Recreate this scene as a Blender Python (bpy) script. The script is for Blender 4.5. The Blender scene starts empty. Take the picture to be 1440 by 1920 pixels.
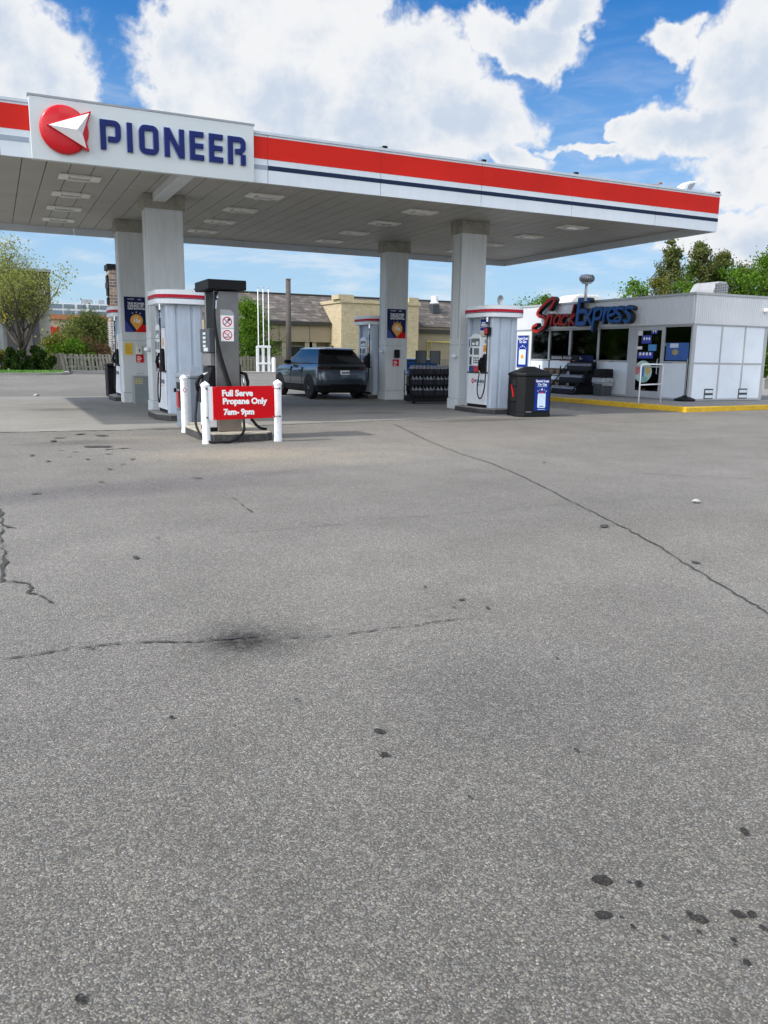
import bpy, bmesh, math, random
from math import sin, cos, pi, radians, atan2, hypot
from mathutils import Vector, Matrix, noise as mnoise

sc = bpy.context.scene
COL = sc.collection
random.seed(7)

# ------------------------------------------------------------------ camera
FPX, IW, IH, EYE = 1510.0, 1440, 1920, 1.5
PITCH, ROLL, YAW = radians(11.02), radians(0.86), radians(25.6)
FW = Vector((sin(YAW)*cos(PITCH), cos(YAW)*cos(PITCH), -sin(PITCH)))
RT0 = Vector((cos(YAW), -sin(YAW), 0)); UP0 = RT0.cross(FW)
RT = cos(ROLL)*RT0 + sin(ROLL)*UP0
UP = -sin(ROLL)*RT0 + cos(ROLL)*UP0
CAM = Vector((0, 0, EYE))
cd = bpy.data.cameras.new('camera'); cam = bpy.data.objects.new('camera', cd); COL.objects.link(cam)
M = Matrix((RT, UP, -FW)).transposed().to_4x4(); M.translation = CAM
cam.matrix_world = M
cd.sensor_fit = 'VERTICAL'; cd.sensor_height = 24; cd.lens = FPX/IH*24
cd.clip_start = 0.05; cd.clip_end = 3000
sc.camera = cam

# photograph pixel -> point on a real plane of the site (ground, a wall, ...)
def ray(x, y): return FW*FPX + RT*(x-IW/2) - UP*(y-IH/2)
def gp(x, y, z=0.0):
    d = ray(x, y); return CAM + d*((z-EYE)/d.z)
def on_y(x, y, Y):
    d = ray(x, y); return CAM + d*(Y/d.y)
def on_x(x, y, X):
    d = ray(x, y); return CAM + d*(X/d.x)

# ------------------------------------------------------------------ sun, sky, exposure
SUNSHIFT = Vector((0.95, 0.06, -1.0)).normalized()
sl = bpy.data.lights.new('sun', 'SUN'); sl.energy = 2.7; sl.angle = radians(1.0); sl.color = (1.0, 0.955, 0.89)
so = bpy.data.objects.new('sun', sl); COL.objects.link(so)
so.rotation_euler = SUNSHIFT.to_track_quat('-Z', 'Y').to_euler()
so.location = (-20, 0, 30)
SUN_EL = math.asin(-SUNSHIFT.z); SUN_AZ = atan2(-SUNSHIFT.x, -SUNSHIFT.y)

class NT:
    def __init__(s, tree): s.t = tree; s.l = tree.links
    def n(s, typ, ins=None, **kw):
        nd = s.t.nodes.new(typ)
        for k, v in kw.items(): setattr(nd, k, v)
        if ins:
            for k, v in ins.items():
                sock = nd.inputs[k]
                if hasattr(v, 'is_output') or isinstance(v, bpy.types.NodeSocket): s.l.new(v, sock)
                else: sock.default_value = v
        return nd
    def m(s, op, a, b=0.0, c=0.0, clamp=False):
        nd = s.n('ShaderNodeMath', {0: a, 1: b, 2: c}, operation=op); nd.use_clamp = clamp
        return nd.outputs[0]
    def v(s, op, a, b=(0, 0, 0)):
        nd = s.n('ShaderNodeVectorMath', {0: a, 1: b}, operation=op)
        return nd.outputs['Value'] if op in ('LENGTH', 'DISTANCE', 'DOT_PRODUCT') else nd.outputs[0]
    def ramp(s, f, stops, interp='LINEAR'):
        nd = s.n('ShaderNodeValToRGB', {0: f}); cr = nd.color_ramp; cr.interpolation = interp
        while len(cr.elements) < len(stops): cr.elements.new(0.5)
        for e, (p, c) in zip(cr.elements, stops):
            e.position = p; e.color = (c, c, c, 1) if not isinstance(c, tuple) else (c[0], c[1], c[2], 1)
        return nd.outputs[0]
    def mix(s, f, a, b, mode='MIX'):
        nd = s.t.nodes.new('ShaderNodeMix'); nd.data_type = 'RGBA'; nd.blend_type = mode
        for sock, v in ((nd.inputs[0], f), (nd.inputs[6], a), (nd.inputs[7], b)):
            if isinstance(v, bpy.types.NodeSocket): s.l.new(v, sock)
            elif isinstance(v, (int, float)): sock.default_value = v if sock.type == 'VALUE' else (v, v, v, 1)
            else: sock.default_value = (v[0], v[1], v[2], 1)
        return nd.outputs[2]
    def smooth(s, f, lo, hi):
        nd = s.n('ShaderNodeMapRange', {0: f, 1: lo, 2: hi, 3: 0.0, 4: 1.0}, interpolation_type='SMOOTHSTEP')
        return nd.outputs[0]
    def noise(s, vec, scale, detail=4, rough=0.5, dist=0.0):
        nd = s.n('ShaderNodeTexNoise', {'Vector': vec, 'Scale': scale, 'Detail': detail, 'Roughness': rough, 'Distortion': dist})
        return nd.outputs[0]

def azel(px, py):
    d = ray(px, py).normalized(); return atan2(d.x, d.y), math.asin(d.z)

w = bpy.data.worlds.new('World'); sc.world = w; w.use_nodes = True
wt = w.node_tree; wt.nodes.clear(); N = NT(wt)
sky = N.n('ShaderNodeTexSky', sky_type='NISHITA')
sky.sun_disc = False; sky.sun_elevation = SUN_EL; sky.sun_rotation = SUN_AZ
sky.altitude = 100; sky.air_density = 1.0; sky.dust_density = 0.6; sky.ozone_density = 2.0
tc = N.n('ShaderNodeTexCoord'); gen = tc.outputs['Generated']
sep = N.n('ShaderNodeSeparateXYZ', {0: gen})
az = N.m('ARCTAN2', sep.outputs[0], sep.outputs[1]); el = N.m('ARCSINE', sep.outputs[2])
ae = N.n('ShaderNodeCombineXYZ', {0: az, 1: el, 2: 0.0}).outputs[0]
# clouds are noise in direction space, gathered where the banks of cumulus stand
BL = [(10,95,150,110),(95,150,85,62),(-60,60,130,140),
      (540,130,270,170),(400,60,120,120),(640,250,300,105),(860,215,180,72),(955,60,140,48),(975,285,55,40),(335,195,95,62),(1060,15,100,40),(640,20,110,70),
      (740,160,180,105),(1330,232,165,66),(1435,120,130,140),(1285,45,60,40),(1460,310,150,62),(1180,215,60,22),
      (1375,430,110,55),(1440,440,90,75),(1120,262,90,18),(1240,400,80,18)]
field = None
warp = N.n('ShaderNodeTexNoise', {'Vector': ae, 'Scale': 7.0, 'Detail': 5.0, 'Roughness': 0.6})
wv = N.v('MULTIPLY', N.v('SUBTRACT', warp.outputs[1], (0.5, 0.5, 0.5)), (0.16, 0.13, 0.0))
aew = N.v('ADD', ae, wv)
for (cx, cy, rx, ry) in BL:
    a0, e0 = azel(cx, cy); sx = rx/FPX/cos(max(e0, .0))*0.98; sy = ry/FPX*0.96
    d = N.v('LENGTH', N.v('MULTIPLY', N.v('SUBTRACT', aew, (a0, e0, 0)), (1/sx, 1/sy, 0)))
    f = N.m('SUBTRACT', 1.0, d)
    field = f if field is None else N.m('MAXIMUM', field, f)
# cloud cover over the rest of the sky, outside the view
for (a, e, sa, se) in ((-100, 40, 45, 22), (170, 45, 60, 20), (100, 35, 35, 18), (-40, 62, 50, 12), (60, 70, 70, 10), (-150, 20, 50, 12)):
    d = N.v('LENGTH', N.v('MULTIPLY', N.v('SUBTRACT', aew, (radians(a), radians(e), 0)), (1/radians(sa), 1/radians(se), 0)))
    field = N.m('MAXIMUM', field, N.m('SUBTRACT', 1.0, d))
n1 = N.noise(ae, 16.0, 10, 0.62, 0.3)
n0 = N.noise(ae, 60.0, 8, 0.65)
fld = N.m('ADD', N.m('ADD', field, N.m('MULTIPLY', N.m('SUBTRACT', n1, 0.5), 0.95)), N.m('MULTIPLY', N.m('SUBTRACT', n0, 0.5), 0.22))
mask = N.m('POWER', N.smooth(fld, 0.0, 0.30), 1.3)
# thin veils and streaks low down
st = N.noise(N.v('MULTIPLY', ae, (3.0, 14.0, 0)), 3.0, 6, 0.6, 0.4)
low = N.smooth(el, 0.42, 0.05)
veil = N.m('MULTIPLY', N.m('MULTIPLY', N.smooth(st, 0.42, 0.72), low), 0.55)
mask = N.m('MAXIMUM', mask, veil)
puff = N.noise(N.v('ADD', ae, (3.1, 1.7, 0)), 9.0, 8, 0.6)
deep = N.smooth(fld, 0.18, 0.75)
shade = N.m('MULTIPLY', N.smooth(puff, 0.38, 0.62), deep)
ccol = N.mix(shade, (0.655, 0.665, 0.68), (0.44, 0.505, 0.60))
# clouds away from the view brightened, as added fill for the shaded walls
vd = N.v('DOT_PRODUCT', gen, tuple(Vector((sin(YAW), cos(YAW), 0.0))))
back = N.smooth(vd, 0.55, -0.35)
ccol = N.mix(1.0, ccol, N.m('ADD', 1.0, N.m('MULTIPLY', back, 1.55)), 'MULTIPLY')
skyc = N.mix(1.0, sky.outputs[0], (0.018, 0.068, 0.114), 'MULTIPLY')
haze = N.smooth(el, 0.40, -0.02)
skyc = N.mix(N.m('MULTIPLY', haze, 0.85), skyc, (0.41, 0.54, 0.65))
sd = N.v('DOT_PRODUCT', gen, tuple(-SUNSHIFT))
glow = N.m('ADD', 1.0, N.m('MULTIPLY', N.smooth(sd, 0.15, 0.95), 1.1))
skyc = N.mix(1.0, skyc, glow, 'MULTIPLY')
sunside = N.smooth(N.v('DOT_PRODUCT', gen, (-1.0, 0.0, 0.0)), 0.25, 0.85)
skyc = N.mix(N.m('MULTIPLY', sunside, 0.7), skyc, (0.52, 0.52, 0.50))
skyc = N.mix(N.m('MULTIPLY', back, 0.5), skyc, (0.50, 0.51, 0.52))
final = N.mix(mask, skyc, ccol)
final = N.mix(1.0, final, N.m('ADD', 1.0, N.m('MULTIPLY', sunside, 0.9)), 'MULTIPLY')  # sunward side of the sky boosted, added fill for the shop front
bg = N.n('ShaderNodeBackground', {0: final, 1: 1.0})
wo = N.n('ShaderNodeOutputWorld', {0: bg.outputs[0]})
w.cycles.sampling_method = 'MANUAL'; w.cycles.sample_map_resolution = 512

sc.view_settings.view_transform = 'Standard'; sc.view_settings.look = 'None'
sc.view_settings.exposure = 0.45; sc.view_settings.gamma = 1.0

# ------------------------------------------------------------------ helpers
def tag(o, label=None, cat=None, group=None, kind=None):
    if label: o['label'] = label
    if cat: o['category'] = cat
    if group: o['group'] = group
    if kind: o['kind'] = kind
    return o

def empty(name, loc=(0, 0, 0), rz=0.0, label=None, cat=None, group=None):
    o = bpy.data.objects.new(name, None); COL.objects.link(o)
    o.location = loc; o.rotation_euler.z = rz; o.empty_display_size = 0.2
    return tag(o, label, cat, group)

class MB:
    """collects shapes into one mesh"""
    def __init__(s): s.v = []; s.f = []; s.mi = []
    def add(s, vs, fs, mi=0):
        s.st = getattr(s, 'st', []); s.st.append((len(s.v), len(s.f))); b = len(s.v); s.v += [tuple(v) for v in vs]
        for f in fs: s.f.append(tuple(b+i for i in f)); s.mi.append(mi)
        return s
    def box(s, x0, y0, z0, x1, y1, z1, mi=0):
        if x0 > x1: x0, x1 = x1, x0
        if y0 > y1: y0, y1 = y1, y0
        if z0 > z1: z0, z1 = z1, z0
        return s.add([(x0,y0,z0),(x1,y0,z0),(x1,y1,z0),(x0,y1,z0),(x0,y0,z1),(x1,y0,z1),(x1,y1,z1),(x0,y1,z1)],
              [(0,3,2,1),(4,5,6,7),(0,1,5,4),(1,2,6,5),(2,3,7,6),(3,0,4,7)], mi)
    def prism(s, pts, z0, z1, mi=0):
        """plan polygon (ccw) extruded in z"""
        n = len(pts)
        a = sum(pts[i][0]*pts[(i+1) % n][1]-pts[(i+1) % n][0]*pts[i][1] for i in range(n))
        if a < 0: pts = pts[::-1]
        vs = [(x, y, z0) for x, y in pts]+[(x, y, z1) for x, y in pts]
        fs = [tuple(range(n))[::-1], tuple(range(n, 2*n))]+[(i, (i+1) % n, n+(i+1) % n, n+i) for i in range(n)]
        return s.add(vs, fs, mi)
    def extr(s, pts, axis, a, b, mi=0):
        """polygon in the plane across axis ('x': (y,z) pts, 'y': (x,z) pts) extruded from a to b"""
        n = len(pts)
        ar = sum(pts[i][0]*pts[(i+1) % n][1]-pts[(i+1) % n][0]*pts[i][1] for i in range(n))
        if ar < 0: pts = pts[::-1]
        if axis == 'x': vs = [(a, p, q) for p, q in pts]+[(b, p, q) for p, q in pts]; flip = a > b
        else: vs = [(p, a, q) for p, q in pts]+[(p, b, q) for p, q in pts]; flip = a < b
        fs = [tuple(range(n))[::-1], tuple(range(n, 2*n))]+[(i, (i+1) % n, n+(i+1) % n, n+i) for i in range(n)]
        if flip: fs = [f[::-1] for f in fs]
        return s.add(vs, fs, mi)
    def loft(s, rings, mi=0, caps=True, closed=True):
        n = len(rings[0]); vs = [p for r in rings for p in r]; fs = []
        for k in range(len(rings)-1):
            for i in range(n if closed else n-1):
                j = (i+1) % n
                fs.append((k*n+i, k*n+j, (k+1)*n+j, (k+1)*n+i))
        if caps and closed:
            fs.append(tuple(range(n))[::-1]); fs.append(tuple((len(rings)-1)*n+i for i in range(n)))
        return s.add(vs, fs, mi)
    def tube(s, pts, r, seg=8, mi=0, caps=True):
        pts = [Vector(p) for p in pts]; rs = r if isinstance(r, (list, tuple)) else [r]*len(pts)
        rings = []; prev = None
        for i, p in enumerate(pts):
            t = (pts[min(i+1, len(pts)-1)]-pts[max(i-1, 0)]).normalized()
            if prev is None:
                a = Vector((0, 0, 1)) if abs(t.z) < 0.9 else Vector((1, 0, 0)); u = t.cross(a).normalized()
            else:
                u = (prev-t*prev.dot(t)).normalized()
            prev = u; v = t.cross(u)
            rings.append([p+(u*cos(2*pi*k/seg)+v*sin(2*pi*k/seg))*rs[i] for k in range(seg)])
        return s.loft(rings, mi, caps)
    def lathe(s, prof, cx, cy, seg=16, mi=0, z=0):
        rings = [[(cx+r*cos(2*pi*k/seg), cy+r*sin(2*pi*k/seg), z+h) for k in range(seg)] for r, h in prof]
        return s.loft(rings, mi)
    def xf(s, mat):
        s.v = [tuple(mat @ Vector(v)) for v in s.v]; return s
    def build(s, name, mat, parent=None, bevel=0.0, smooth=False, seg=1):
        me = bpy.data.meshes.new(name); me.from_pydata(s.v, [], s.f)
        ms = mat if isinstance(mat, (list, tuple)) else [mat]
        for m in ms: me.materials.append(m)
        for p, i in zip(me.polygons, s.mi): p.material_index = i; p.use_smooth = smooth
        me.update()
        o = bpy.data.objects.new(name, me); COL.objects.link(o)
        if parent: o.parent = parent
        if bevel:
            b = o.modifiers.new('bevel', 'BEVEL'); b.width = bevel; b.segments = seg; b.limit_method = 'ANGLE'; b.angle_limit = radians(40)
        return o

def build_each(mb, name, m, parent=None, **kw):
    """every shape collected in mb becomes an object of its own"""
    out = []; st = mb.st+[(len(mb.v), len(mb.f))]
    for (v0, f0), (v1, f1) in zip(st, st[1:]):
        x = MB(); x.v = mb.v[v0:v1]; x.f = [tuple(i-v0 for i in f) for f in mb.f[f0:f1]]; x.mi = mb.mi[f0:f1]
        out.append(x.build(name, m, parent, **kw))
    return out

def smooth_angle(o, ang=35):
    me = o.data
    for p in me.polygons: p.use_smooth = True
    bm = bmesh.new(); bm.from_mesh(me)
    for e in bm.edges:
        if len(e.link_faces) == 2: e.smooth = e.calc_face_angle(0) < radians(ang)
    bm.to_mesh(me); bm.free()

MATS = {}
def mat(name, col, rough=0.6, metal=0.0, var=0.12, vs=3.0, dirt=0.0, dirtcol=(0.10, 0.09, 0.07), bump=0.0, bs=60.0, spec=0.5, coat=0.0, emit=0.0, streak=False):
    if name in MATS: return MATS[name]
    m = bpy.data.materials.new(name); m.use_nodes = True; t = NT(m.node_tree); m.node_tree.nodes.clear()
    tcn = t.n('ShaderNodeTexCoord'); ob = tcn.outputs['Object']
    n = t.noise(ob, vs, 5, 0.6)
    c = t.mix(t.ramp(n, [(0.3, 0.0), (0.7, 1.0)]), tuple(max(0, x*(1-var)) for x in col), tuple(min(1, x*(1+var)) for x in col))
    if dirt:
        vec = t.v('MULTIPLY', ob, (6.0, 6.0, 0.7)) if streak else ob
        n2 = t.noise(vec, vs*1.7, 8, 0.7)
        c = t.mix(t.m('MULTIPLY', t.ramp(n2, [(0.45, 0.0), (0.75, 1.0)]), dirt), c, dirtcol)
    p = t.n('ShaderNodeBsdfPrincipled', {'Base Color': c, 'Metallic': metal})
    r = t.m('ADD', t.m('MULTIPLY', n, 0.18*rough+0.02), rough*0.9-0.01, clamp=True); t.l.new(r, p.inputs['Roughness'])
    p.inputs['Specular IOR Level'].default_value = spec
    if coat: p.inputs['Coat Weight'].default_value = coat; p.inputs['Coat Roughness'].default_value = 0.05
    if emit:
        t.l.new(c, p.inputs['Emission Color']); p.inputs['Emission Strength'].default_value = emit
    if bump:
        nb = t.noise(ob, bs, 3, 0.6)
        b = t.n('ShaderNodeBump', {'Height': nb, 'Strength': bump, 'Distance': 0.01}); t.l.new(b.outputs[0], p.inputs['Normal'])
    t.n('ShaderNodeOutputMaterial', {0: p.outputs[0]})
    MATS[name] = m; return m

# ---- ground materials
def asphalt(name, mult=1.0, blobs=(), rough=0.9, moss=False):
    m = bpy.data.materials.new(name); m.use_nodes = True; t = NT(m.node_tree); m.node_tree.nodes.clear()
    ob = t.n('ShaderNodeNewGeometry').outputs['Position']
    jit = t.n('ShaderNodeTexNoise', {'Vector': ob, 'Scale': 60.0, 'Detail': 2.0})
    pos = t.v('ADD', ob, t.v('MULTIPLY', t.v('SUBTRACT', jit.outputs[1], (.5, .5, .5)), (0.012, 0.012, 0.0)))
    v1 = t.n('ShaderNodeTexVoronoi', {'Vector': pos, 'Scale': 160.0}, voronoi_dimensions='2D')
    r1 = t.n('ShaderNodeSeparateColor', {0: v1.outputs['Color']})
    base = t.ramp(r1.outputs[0], [(0.0, 0.105), (0.30, 0.150), (0.62, 0.205), (0.88, 0.27), (0.965, 0.335), (1.0, 0.46)])
    tint = t.mix(r1.outputs[1], (1.08, 1.02, 0.93), (0.99, 0.99, 1.02))
    edge = t.smooth(v1.outputs['Distance'], 0.62, 0.40)
    base = t.mix(edge, 0.12, base)
    v2 = t.n('ShaderNodeTexVoronoi', {'Vector': pos, 'Scale': 66.0}, voronoi_dimensions='2D')
    r2 = t.n('ShaderNodeSeparateColor', {0: v2.outputs['Color']})
    big = t.m('MULTIPLY', t.m('GREATER_THAN', r2.outputs[0], 0.80), t.smooth(v2.outputs['Distance'], 0.46, 0.30))
    base = t.mix(t.m('MULTIPLY', big, 0.55), base, t.mix(r2.outputs[2], 0.24, (0.38, 0.365, 0.34)))
    base = t.mix(1.0, base, tint, 'MULTIPLY')
    # grain that still reads further away
    g2 = t.noise(ob, 62.0, 3, 0.8); g3 = t.noise(ob, 1.3, 5, 0.6); g4 = t.noise(ob, 0.22, 4, 0.55); g5 = t.ramp(t.noise(ob, 13.0, 3, 0.7), [(0.3, 0.94), (0.7, 1.06)]); gm_ = t.ramp(t.noise(ob, 22.0, 5, 0.85), [(0.38, 0.40), (0.58, 1.0)])
    k = t.m('MULTIPLY', t.m('MULTIPLY', t.ramp(g2, [(0.28, 0.82), (0.72, 1.20)]), t.ramp(g3, [(0.3, 0.90), (0.7, 1.10)])), t.ramp(g4, [(0.35, 0.88), (0.68, 1.10)]))
    base = t.mix(1.0, base, t.m('MULTIPLY', k, g5), 'MULTIPLY')
    wn = t.n('ShaderNodeTexNoise', {'Vector': ob, 'Scale': 2.2, 'Detail': 6.0, 'Roughness': 0.7})
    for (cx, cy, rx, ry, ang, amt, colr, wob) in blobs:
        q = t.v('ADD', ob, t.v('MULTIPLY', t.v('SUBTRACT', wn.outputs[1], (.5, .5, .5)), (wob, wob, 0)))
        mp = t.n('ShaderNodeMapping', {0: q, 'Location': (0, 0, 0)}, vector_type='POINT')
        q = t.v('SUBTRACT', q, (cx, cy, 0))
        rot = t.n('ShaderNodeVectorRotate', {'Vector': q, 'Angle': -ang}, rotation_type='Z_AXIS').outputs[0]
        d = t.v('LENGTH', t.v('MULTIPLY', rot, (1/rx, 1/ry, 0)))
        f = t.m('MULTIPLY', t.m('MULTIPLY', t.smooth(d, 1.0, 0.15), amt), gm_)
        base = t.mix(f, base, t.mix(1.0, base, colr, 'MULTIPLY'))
    base = t.mix(1.0, base, mult, 'MULTIPLY')
    p = t.n('ShaderNodeBsdfPrincipled', {'Base Color': base, 'Roughness': rough})
    p.inputs['Specular IOR Level'].default_value = 0.25
    h = t.m('ADD', t.m('MULTIPLY', v1.outputs['Distance'], -0.6), t.m('MULTIPLY', g2, 0.5))
    b = t.n('ShaderNodeBump', {'Height': h, 'Strength': 0.55, 'Distance': 0.006}); t.l.new(b.outputs[0], p.inputs['Normal'])
    t.n('ShaderNodeOutputMaterial', {0: p.outputs[0]})
    return m

def B(px, py, rx, ry, amt, colr, wob=0.3, ang=0.0):
    g = gp(px, py); return (g.x, g.y, rx, ry, ang, amt, colr, wob)
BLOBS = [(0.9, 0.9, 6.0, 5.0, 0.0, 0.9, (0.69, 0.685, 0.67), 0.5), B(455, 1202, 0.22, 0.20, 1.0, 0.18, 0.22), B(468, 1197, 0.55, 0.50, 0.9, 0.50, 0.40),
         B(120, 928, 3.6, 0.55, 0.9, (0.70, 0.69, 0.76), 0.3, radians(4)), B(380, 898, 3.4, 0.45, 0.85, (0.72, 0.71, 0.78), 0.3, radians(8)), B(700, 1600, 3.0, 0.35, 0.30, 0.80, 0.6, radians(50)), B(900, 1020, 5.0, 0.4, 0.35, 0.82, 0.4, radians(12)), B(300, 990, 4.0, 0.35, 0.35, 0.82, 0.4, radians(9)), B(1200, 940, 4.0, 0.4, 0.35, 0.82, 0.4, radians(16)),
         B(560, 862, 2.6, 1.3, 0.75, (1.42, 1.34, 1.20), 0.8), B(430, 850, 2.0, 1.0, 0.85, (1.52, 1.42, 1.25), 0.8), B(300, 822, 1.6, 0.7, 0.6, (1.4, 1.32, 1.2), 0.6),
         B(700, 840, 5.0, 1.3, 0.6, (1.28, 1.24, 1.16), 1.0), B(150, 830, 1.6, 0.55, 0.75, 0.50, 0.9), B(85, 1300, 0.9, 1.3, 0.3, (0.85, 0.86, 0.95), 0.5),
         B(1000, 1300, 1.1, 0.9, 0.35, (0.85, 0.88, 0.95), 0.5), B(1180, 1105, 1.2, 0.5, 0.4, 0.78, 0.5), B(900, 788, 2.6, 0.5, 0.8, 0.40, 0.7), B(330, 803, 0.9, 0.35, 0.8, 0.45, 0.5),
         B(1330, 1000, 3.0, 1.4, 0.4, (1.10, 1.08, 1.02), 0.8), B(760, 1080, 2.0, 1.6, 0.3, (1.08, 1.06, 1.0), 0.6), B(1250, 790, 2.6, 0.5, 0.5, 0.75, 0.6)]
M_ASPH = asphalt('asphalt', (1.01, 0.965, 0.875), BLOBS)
M_OIL = asphalt('oil_soaked_asphalt', (0.20, 0.185, 0.165), (), 0.75)
M_OILF = asphalt('faded_oil_asphalt', (0.36, 0.345, 0.32), (), 0.85)
M_CRACK = mat('crack_filler', (0.045, 0.043, 0.038), 0.95, var=0.5, vs=20, dirt=0.5, dirtcol=(0.045, 0.06, 0.025))

def concrete(name, col, blobs=(), joints=None):
    m = bpy.data.materials.new(name); m.use_nodes = True; t = NT(m.node_tree); m.node_tree.nodes.clear()
    ob = t.n('ShaderNodeNewGeometry').outputs['Position']
    a = t.noise(ob, 0.5, 6, 0.65); b_ = t.noise(ob, 9.0, 6, 0.7); c_ = t.noise(t.v('MULTIPLY', ob, (0.6, 4.0, 1)), 0.8, 6, 0.6)
    k = t.m('MULTIPLY', t.m('MULTIPLY', t.ramp(a, [(0.3, 0.84), (0.7, 1.1)]), t.ramp(b_, [(0.3, 0.88), (0.7, 1.1)])), t.ramp(c_, [(0.3, 0.9), (0.7, 1.06)]))
    base = t.mix(1.0, col, k, 'MULTIPLY')
    wn = t.n('ShaderNodeTexNoise', {'Vector': ob, 'Scale': 2.0, 'Detail': 6.0, 'Roughness': 0.7})
    for (cx, cy, rx, ry, ang, amt, colr, wob) in blobs:
        q = t.v('ADD', ob, t.v('MULTIPLY', t.v('SUBTRACT', wn.outputs[1], (.5, .5, .5)), (wob, wob, 0)))
        q = t.v('SUBTRACT', q, (cx, cy, 0))
        d = t.v('LENGTH', t.v('MULTIPLY', q, (1/rx, 1/ry, 0)))
        base = t.mix(t.m('MULTIPLY', t.smooth(d, 1.0, 0.2), amt), base, t.mix(1.0, base, colr, 'MULTIPLY'))
    p = t.n('ShaderNodeBsdfPrincipled', {'Base Color': base, 'Roughness': 0.9}); p.inputs['Specular IOR Level'].default_value = 0.2
    b = t.n('ShaderNodeBump', {'Height': b_, 'Strength': 0.25, 'Distance': 0.01}); t.l.new(b.outputs[0], p.inputs['Normal'])
    t.n('ShaderNodeOutputMaterial', {0: p.outputs[0]})
    return m
M_PAD = concrete('forecourt_concrete', (0.27, 0.255, 0.225), [B(115, 768, 1.2, 0.8, 0.7, 0.5), B(700, 775, 1.6, 0.5, 0.6, 0.5), B(600, 760, 2.5, 1.2, 0.4, 0.6), B(330, 803, 1.2, 0.3, 0.8, 0.45), B(270, 775, 1.5, .8, .35, .7)])
M_CONC = concrete('kerb_concrete', (0.34, 0.325, 0.29))

M_WHITE = mat('white_enamel', (0.74, 0.765, 0.79), 0.4, var=0.04, vs=1.6, dirt=0.22, dirtcol=(0.42, 0.42, 0.40), streak=True)
M_POST = mat('white_post_paint', (0.82, 0.83, 0.84), 0.5, var=0.06, vs=8, dirt=0.45, dirtcol=(0.45, 0.42, 0.37), bump=0.25, bs=30)
M_COLP = mat('column_cladding', (0.60, 0.625, 0.63), 0.5, var=0.05, vs=0.8, dirt=0.35, dirtcol=(0.36, 0.35, 0.31), streak=True)
M_COLD = mat('column_cap_grime', (0.32, 0.31, 0.26), 0.7, var=0.2, vs=4, dirt=0.5, dirtcol=(0.08, 0.07, 0.05))
M_RED = mat('stripe_red', (0.57, 0.018, 0.010), 0.45, spec=.15, var=0.10, vs=0.6)
M_NAVY = mat('stripe_navy', (0.012, 0.022, 0.055), 0.45, var=0.05, spec=.15)
M_SGREY = mat('stripe_grey', (0.27, 0.32, 0.38), 0.4, var=0.05)
M_LOGOP = mat('logo_panel_white', (0.56, 0.60, 0.60), 0.45, var=0.04, vs=0.6, dirt=0.06)
M_LOGON = mat('logo_navy', (0.010, 0.018, 0.115), 0.4, var=0.08, spec=.2)
M_LOGOR = mat('logo_red', (0.55, 0.006, 0.012), 0.3, var=0.05, spec=.3, coat=.25)
M_BLACK = mat('black_plastic', (0.007, 0.007, 0.008), 0.55, var=0.2, spec=.18)
M_RUBBER = mat('black_rubber', (0.008, 0.008, 0.009), 0.6, var=0.2, spec=.25)
M_DGREY = mat('dark_grey_plastic', (0.045, 0.05, 0.06), 0.5, var=0.1)
M_MGREY = mat('mid_grey_metal', (0.28, 0.30, 0.32), 0.5, var=0.08)
M_ALU = mat('aluminium', (0.42, 0.43, 0.44), 0.42, metal=0.55, var=0.06)
M_STEEL = mat('stainless_steel', (0.20, 0.195, 0.19), 0.36, metal=0.9, var=0.25, vs=1.6, dirt=.3, dirtcol=(.30, .29, .27))
M_CHROME = mat('chrome', (0.7, 0.7, 0.7), 0.15, metal=1.0, var=0.05)
M_PUMPG = mat('pump_cladding_grey', (0.43, 0.49, 0.57), 0.4, var=0.08, vs=1.4, dirt=0.32, dirtcol=(0.28, 0.30, 0.31), streak=True)
M_GLASS = mat('dark_window_glass', (0.008, 0.009, 0.010), 0.04, var=0.05, spec=0.30)
def glass_mat():
    m = bpy.data.materials.new('shop_glass'); m.use_nodes = True; t = NT(m.node_tree); m.node_tree.nodes.clear()
    f = t.n('ShaderNodeFresnel', {'IOR': 1.55}); a = t.n('ShaderNodeBsdfTransparent', {'Color': (.78, .80, .80, 1)}); g = t.n('ShaderNodeBsdfGlossy', {'Color': (.75, .75, .75, 1), 'Roughness': .03})
    mx = t.n('ShaderNodeMixShader', {0: f.outputs[0], 1: a.outputs[0], 2: g.outputs[0]}); t.n('ShaderNodeOutputMaterial', {0: mx.outputs[0]}); return m
M_SHOPGL = glass_mat()
M_SIGNR = mat('sign_red', (0.56, 0.003, 0.008), 0.5, var=0.04, spec=.15)
M_TXTW = mat('lettering_white', (0.82, 0.82, 0.82), 0.5, var=0.03)
M_TXTN = mat('lettering_navy', (0.03, 0.05, 0.14), 0.5, var=0.03)
M_PNAVY = mat('poster_navy', (0.006, 0.012, 0.07), 0.5, var=0.04, spec=.15)
M_PBLUE = mat('poster_blue', (0.008, 0.028, 0.22), 0.5, var=0.08, spec=.15)
M_ORANGE = mat('poster_orange', (0.72, 0.33, 0.03), 0.45, var=0.05)
M_YEL = mat('notice_yellow', (0.72, 0.46, 0.02), 0.5, var=0.06)
M_YKERB = mat('kerb_yellow_paint', (0.66, 0.40, 0.01), 0.6, var=0.12, vs=5, dirt=0.55, dirtcol=(0.20, 0.14, 0.03), bump=0.3, bs=25)

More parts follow.
